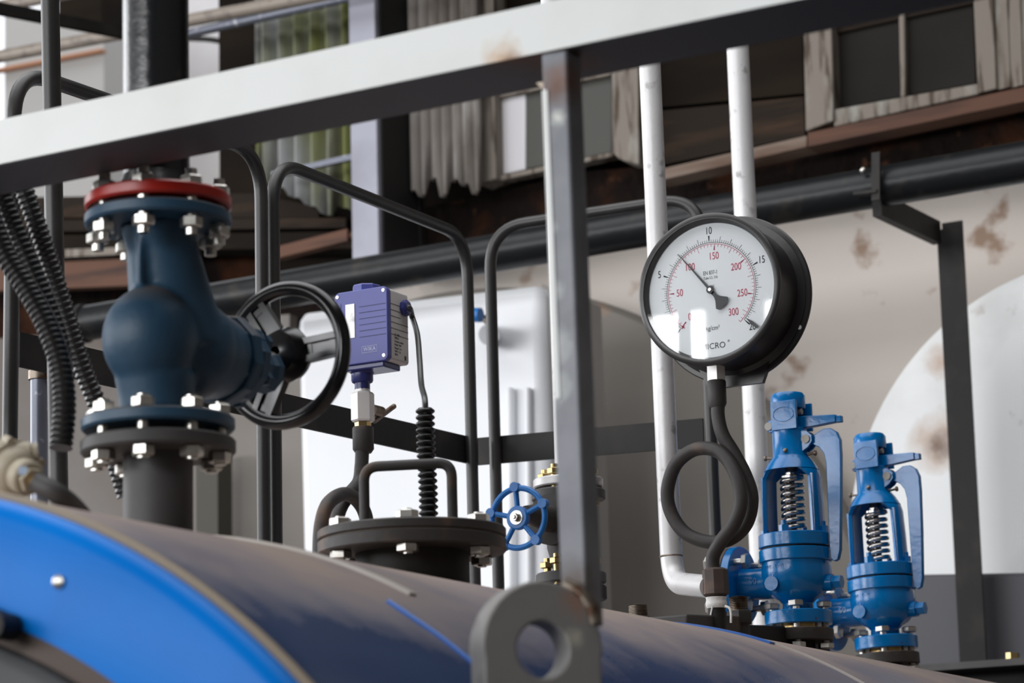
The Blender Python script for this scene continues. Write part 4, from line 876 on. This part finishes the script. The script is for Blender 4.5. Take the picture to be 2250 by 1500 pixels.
# ================================================================== safety valves
K = .000895
me_stud = stud_mesh(.0068, .085, .0155, .0115, .034)
def safety_valve(base, label, group):
    sv_ = thing('safety_valve', base, label, 'safety valve', group); B = Vector(base)
    P = lambda x, y, z: B+Vector((x, y, z))
    k = K
    MB().disc(P(0, 0, 0), (0, 0, 1), 74*k, 26*k, 64, .0015).build('companion_flange', 'black_rusty', sv_, 'dark companion flange')
    MB().cyl(P(0, 0, 25*k), P(0, 0, 42*k), 40*k, n=40).build('gasket', 'brass', sv_)
    b = MB(); b.disc(P(0, 0, 36*k), (0, 0, 1), 73*k, 29*k, 64, .0015)
    b.lathe([(r*k, z*k) for r, z in ((40, 62), (34, 70), (33, 82), (40, 90), (56, 99), (69, 114), (75, 132), (76, 152), (73, 176))], P(0, 0, 0), (0, 0, 1), 64)
    b.disc(P(0, 0, 172*k), (0, 0, 1), 79*k, 27*k, 64, .0015)
    b.lathe([(36*k, 0), (34*k, 70*k), (36*k, 104*k), (40*k, 108*k)], P(-20*k, 0, 132*k), (-1, 0, 0), 40)
    b.disc(P(-125*k, 0, 132*k), (-1, 0, 0), 86*k, 19*k, 64, .0015)
    b.cyl(P(-28*k, 0, 122*k), P(-28*k, -76*k, 122*k), 15.5*k, n=24)
    b.cyl(P(60*k, 0, 122*k), P(84*k, 0, 122*k), 18*k, n=24).cyl(P(84*k, 0, 122*k), P(104*k, 0, 122*k), 15*k, n=6)
    body = b.build('body', 'blue', sv_, 'glossy blue cast body'); ORG[body.name] = ORG[sv_.name]
    MB().disc(P(-144.5*k, 0, 132*k), (-1, 0, 0), 84*k, 16*k, 64).build('outlet_counter_flange', 'black_rusty', sv_)
    MB().disc(P(0, 0, 198*k), (0, 0, 1), 74*k, 6*k, 48).build('bonnet_gasket', 'black_matt', sv_)
    # yoke
    b = MB(); b.disc(P(0, 0, 203*k), (0, 0, 1), 79*k, 29*k, 64, .0015)
    prof = [(67, 230), (66, 300), (64, 355), (61, 368), (50, 384), (42, 396)]
    for s_ in (0, 180):
        rows_o, rows_i = [], []
        for r, z in prof:
            hw_ = 30 if z < 360 else 30+(z-360)*1.6
            rows_o.append([b.bm.verts.new(P(r*k*math.cos(R(s_+a)), r*k*math.sin(R(s_+a)), z*k)) for a in [(-hw_+2*hw_*i/10) for i in range(11)]])
            rows_i.append([b.bm.verts.new(P((r-8)*k*math.cos(R(s_+a)), (r-8)*k*math.sin(R(s_+a)), (z-(2 if z > 360 else 0))*k)) for a in [(-hw_+2*hw_*i/10) for i in range(11)]])
        for rows in (rows_o, rows_i):
            for p_, q_ in zip(rows[:-1], rows[1:]):
                for i in range(10): b.bm.faces.new((p_[i], p_[i+1], q_[i+1], q_[i]))
        for p_, q_, p2, q2 in zip(rows_o[:-1], rows_o[1:], rows_i[:-1], rows_i[1:]):
            b.bm.faces.new((p_[0], q_[0], q2[0], p2[0])); b.bm.faces.new((p_[10], q_[10], q2[10], p2[10]))
        # stiffening ridge
        b.box(P((58 if s_ == 0 else -58)*k, -28*k, 295*k), (5*k, 5*k, 128*k))
    b.lathe([(r*k, z*k) for r, z in ((48, 384), (56, 372), (60, 372), (50, 390), (42, 400), (39, 404), (38, 460), (30, 462))], P(0, 0, 0), (0, 0, 1), 48, caps=False)
    b.lathe([(50*k, 384*k), (14*k, 386*k)], P(0, 0, 0), (0, 0, 1), 48, caps=False)
    b.build('yoke', 'blue', sv_, 'blue open yoke')
    # spring
    n = 8*28; pts = [P(22*k*math.cos(2*math.pi*i/28), 22*k*math.sin(2*math.pi*i/28), (236+118*i/n)*k) for i in range(n+1)]
    MB().tube(pts, 5.2*k, 10).build('spring', 'spring', sv_, 'bare steel coil spring')
    MB().disc(P(0, 0, 354*k), (0, 0, 1), 28*k, 7*k, 40).disc(P(0, 0, 361*k), (0, 0, 1), 20*k, 8*k, 32).cyl(P(0, 0, 243*k), P(0, 0, 384*k), 7*k).build('spindle', 'spring', sv_)
    MB().cyl(P(0, 0, 368*k), P(0, 0, 392*k), 14*k).build('adjusting_screw', 'steel_dark', sv_)
    # head: cap, cheeks, lever fork
    b = MB(); b.lathe([(r*k, z*k) for r, z in ((37, 508), (38, 512), (38, 536), (33, 543), (12, 547), (3, 549))], P(0, 0, 0), (0, 0, 1), 48)
    b.build('cap', 'blue', sv_)
    ch = MB(); ch.box(P(4*k, -36*k, 490*k), (60*k, 8*k, 64*k)).box(P(8*k, 34*k, 492*k), (66*k, 8*k, 62*k)).box(P(-24*k, 0, 492*k), (8*k, 66*k, 58*k))
    ch.cyl(P(0, 0, 458*k), P(0, 0, 464*k), 38*k, n=40)
    chk = ch.build('lever_housing', 'blue', sv_, bevel=.0012); ORG[chk.name] = ORG[sv_.name]
    el = [P(4*k+24*k*math.cos(R(a)), -40.6*k, 492*k+16*k*math.sin(R(a))) for a in range(0, 360, 12)]
    MB().tube(el+[el[0]], .8*k, 6, caps=False).build('oval_emblem', 'blue', chk)
    b = MB(); b.prism([P(x*k, -10*k, z*k) for x, z in ((-50, 468), (-46, 486), (-20, 492), (30, 489), (112, 484), (112, 468), (60, 464), (-20, 462), (-44, 460))], (0, 20*k, 0))
    b.box(P(118*k, 0, 474*k), (12*k, 14*k, 14*k)); b.build('lifting_fork', 'blue', sv_, bevel=.001)
    MB().cyl(P(-44*k, -14*k, 474*k), P(-44*k, 14*k, 474*k), 9*k, n=20).cyl(P(24*k, -6*k, 500*k), P(34*k, -6*k, 500*k), 7*k, n=16).build('fork_pin', 'dull_pin', sv_)
    # pivot ear and hand lever
    b = MB()
    for yy in (-17, 10): b.prism([P(x*k, yy*k, z*k) for x, z in ((26, 405), (26, 460), (46, 454), (58, 443), (58, 430), (48, 418))], (0, 7*k, 0))
    b.build('pivot_ear', 'blue', sv_, bevel=.0008)
    MB().cyl(P(44*k, -21*k, 436*k), P(44*k, 20*k, 436*k), 9.5*k, n=24).build('pivot_pin', 'dull_pin', sv_, 'pale pivot pin')
    out = [(40, 444), (58, 444), (80, 456), (98, 456), (112, 446), (119, 428), (119, 395), (114, 300), (106, 190), (100, 170), (92, 166), (84, 172), (82, 200), (83, 300), (84, 380), (80, 402), (70, 416), (56, 424), (40, 426)]
    MB().prism([P(x*k, -7*k, z*k) for x, z in out], (0, 14*k, 0)).build('hand_lever', 'blue', sv_, 'long curved blue hand lever', bevel=.0015)
    # screws
    b = MB().cyl(P(-38*k, 0, 404*k), P(-60*k, 0, 406*k), 2.6*k, n=10).cyl(P(-58*k, 0, 406*k), P(-62*k, 0, 406*k), 6*k, n=12); b.build('set_screw', 'steel_dark', sv_)
    b = MB().cyl(P(36*k, 0, 404*k), P(58*k, 0, 406*k), 2.6*k, n=10).cyl(P(56*k, 0, 406*k), P(60*k, 0, 406*k), 6*k, n=12); b.build('set_screw', 'steel_dark', sv_)
    MB().sphere(P(4*k, -38*k, 412*k), 5.5*k, 16).build('rivet', 'steel_dark', sv_)
    for k_ in range(4):
        a = R(-75+90*k_-12); MB().cyl(P(66*k*math.cos(a), 66*k*math.sin(a), 231*k), P(66*k*math.cos(a), 66*k*math.sin(a), 246*k), 11*k, n=6).cyl(P(66*k*math.cos(a), 66*k*math.sin(a), 245*k), P(66*k*math.cos(a), 66*k*math.sin(a), 256*k), 6*k, n=12).build('bonnet_nut', 'blue', sv_)
    for k_ in range(4):
        a = R(-72+90*k_); inst('base_stud', me_stud, sv_, P(56*k*math.cos(a), 56*k*math.sin(a), 34*k), (0, 0, k_))
        a = R(45+90*k_); inst('outlet_stud', me_stud, sv_, P(-142*k, 66*k*math.cos(a), (132+66*math.sin(a))*k), (0, R(90), 0))
    # cast lettering
    rr = 75.2*k
    def curved(s_, size, z, th0, dth):
        out_ = []
        for i, ch_ in enumerate(s_):
            a = R(th0+dth*i); M4 = Matrix.Translation(P(rr*math.cos(a), rr*math.sin(a), z*k)) @ Matrix.Rotation(a+math.pi/2, 4, 'Z') @ RXZ
            out_.append(text(ch_, size, 't', None, None, M4, .9, .0007))
        return out_
    join_meshes('cast_lettering', curved('800-100', .0125, 157, -128, 6.3)+curved('N750', .0125, 142, -124, 7), 'blue', body)
    join_meshes('size_mark', [text('50', .017, 't', None, None, Matrix.Translation(P(-88*k, -35.2*k, 134*k)) @ RXZ, 1, .0008)], 'blue', body)
    return sv_
b1 = Vector((XB, 4.885, zat(XB, 4.885, 1410)))
b2_ = Vector((XB, 5.35, zat(XB, 5.35, 1461)))
gsv = 'safety valves on the boiler'
v1 = safety_valve(b1, 'bright blue safety valve with spring and lever, nearer to the gauge', gsv)
def copy_tree(o, parent=None):
    c = o.copy(); COL.objects.link(c)
    if parent: c.parent = parent
    for ch in list(o.children): copy_tree(ch, c)
    return c
v2 = copy_tree(v1); v2.location = b2_; v2.rotation_euler = (0, R(-1.6), R(-3)); v2['label'] = 'bright blue safety valve, the farther one in front of the white tank end'
for bb_, lab in ((b1, 'dark stub pipe carrying the safety valve nearer to the gauge'), (b2_, 'dark stub pipe carrying the farther safety valve')):
    tag(MB().cyl((bb_.x, bb_.y, shell_z(XB)-.03), (bb_.x, bb_.y, bb_.z+.001), .030, n=32).build('stub_pipe', 'black_matt'), lab, 'pipe', 'stub pipes under the safety valves')

# pads and threaded studs near the gauge foot
pd = thing('inspection_cover', (XB, 4.5, shell_z(XB)), 'dark inspection cover with clamps between the gauge foot and the first safety valve', 'cover')
def zt2(x, y, py): return zat(x, y, py)
xa = XB-.05
ya, yb2, yc = onX(1450, 1375, xa).y, onX(1592, 1385, xa).y, onX(1772, 1400, xa).y
MB().prism([(xa-.05, ya, shell_z(xa)-.01), (xa-.05, ya+.01, zt2(xa, ya, 1352)), (xa-.05, yb2, zt2(xa, yb2, 1358)), (xa-.05, yb2, shell_z(xa)-.01)], (.10, 0, 0)).build('clamp_bar', 'black_rusty', pd, bevel=.004)
MB().prism([(xa-.08, yb2-.02, shell_z(xa)-.01), (xa-.08, yb2-.02, zt2(xa, yb2, 1378)), (xa-.08, onX(1672, 1378, xa).y, zt2(xa, onX(1672, 1378, xa).y, 1378)), (xa-.08, onX(1690, 1404, xa).y, zt2(xa, onX(1690, 1404, xa).y, 1404)), (xa-.08, yc, zt2(xa, yc, 1420)), (xa-.08, yc, shell_z(xa)-.01)], (.13, 0, 0)).build('cover_plate', 'black_matt', pd, bevel=.004)
def bigstud(px, ptop, pbot, pnut, r, lab):
    q = onX(px, pbot, XB-.01); xa = XB-.01; zt__ = zat(xa, q.y, ptop); zn = zat(xa, q.y, pnut); z0 = shell_z(xa)-.02
    s_ = thing('threaded_stud', (xa, q.y, z0), lab, 'stud', 'rusty threaded studs on the boiler')
    n = 9; prof = [(r*.85, 0)]
    h = zt__-zn
    b_ = MB(); pr = [(r, 0)]
    for i in range(n): pr += [(r, h*(i+.2)/n), (r*.86, h*(i+.45)/n), (r*.86, h*(i+.55)/n), (r, h*(i+.8)/n)]
    pr.append((r*.9, h)); b_.lathe(pr, (xa, q.y, zn), (0, 0, 1), 24); b_.build('thread', 'steel_dark', s_, ang=20)
    MB().lathe([(r*1.45, 0), (r*1.5, .004), (r*1.5, .020), (r*1.3, .024)], (xa, q.y, zn-.022), (0, 0, 1), 6, ph=.4).cyl((xa, q.y, z0), (xa, q.y, zn-.02), r*1.1).build('nut', 'black_rusty', s_)
bigstud(1403, 1329, 1362, 1357, .0165, 'rusty threaded stud left of the gauge foot')
bigstud(1625, 1311, 1372, 1344, .0175, 'rusty threaded stud right of the gauge foot, under the first safety valve')
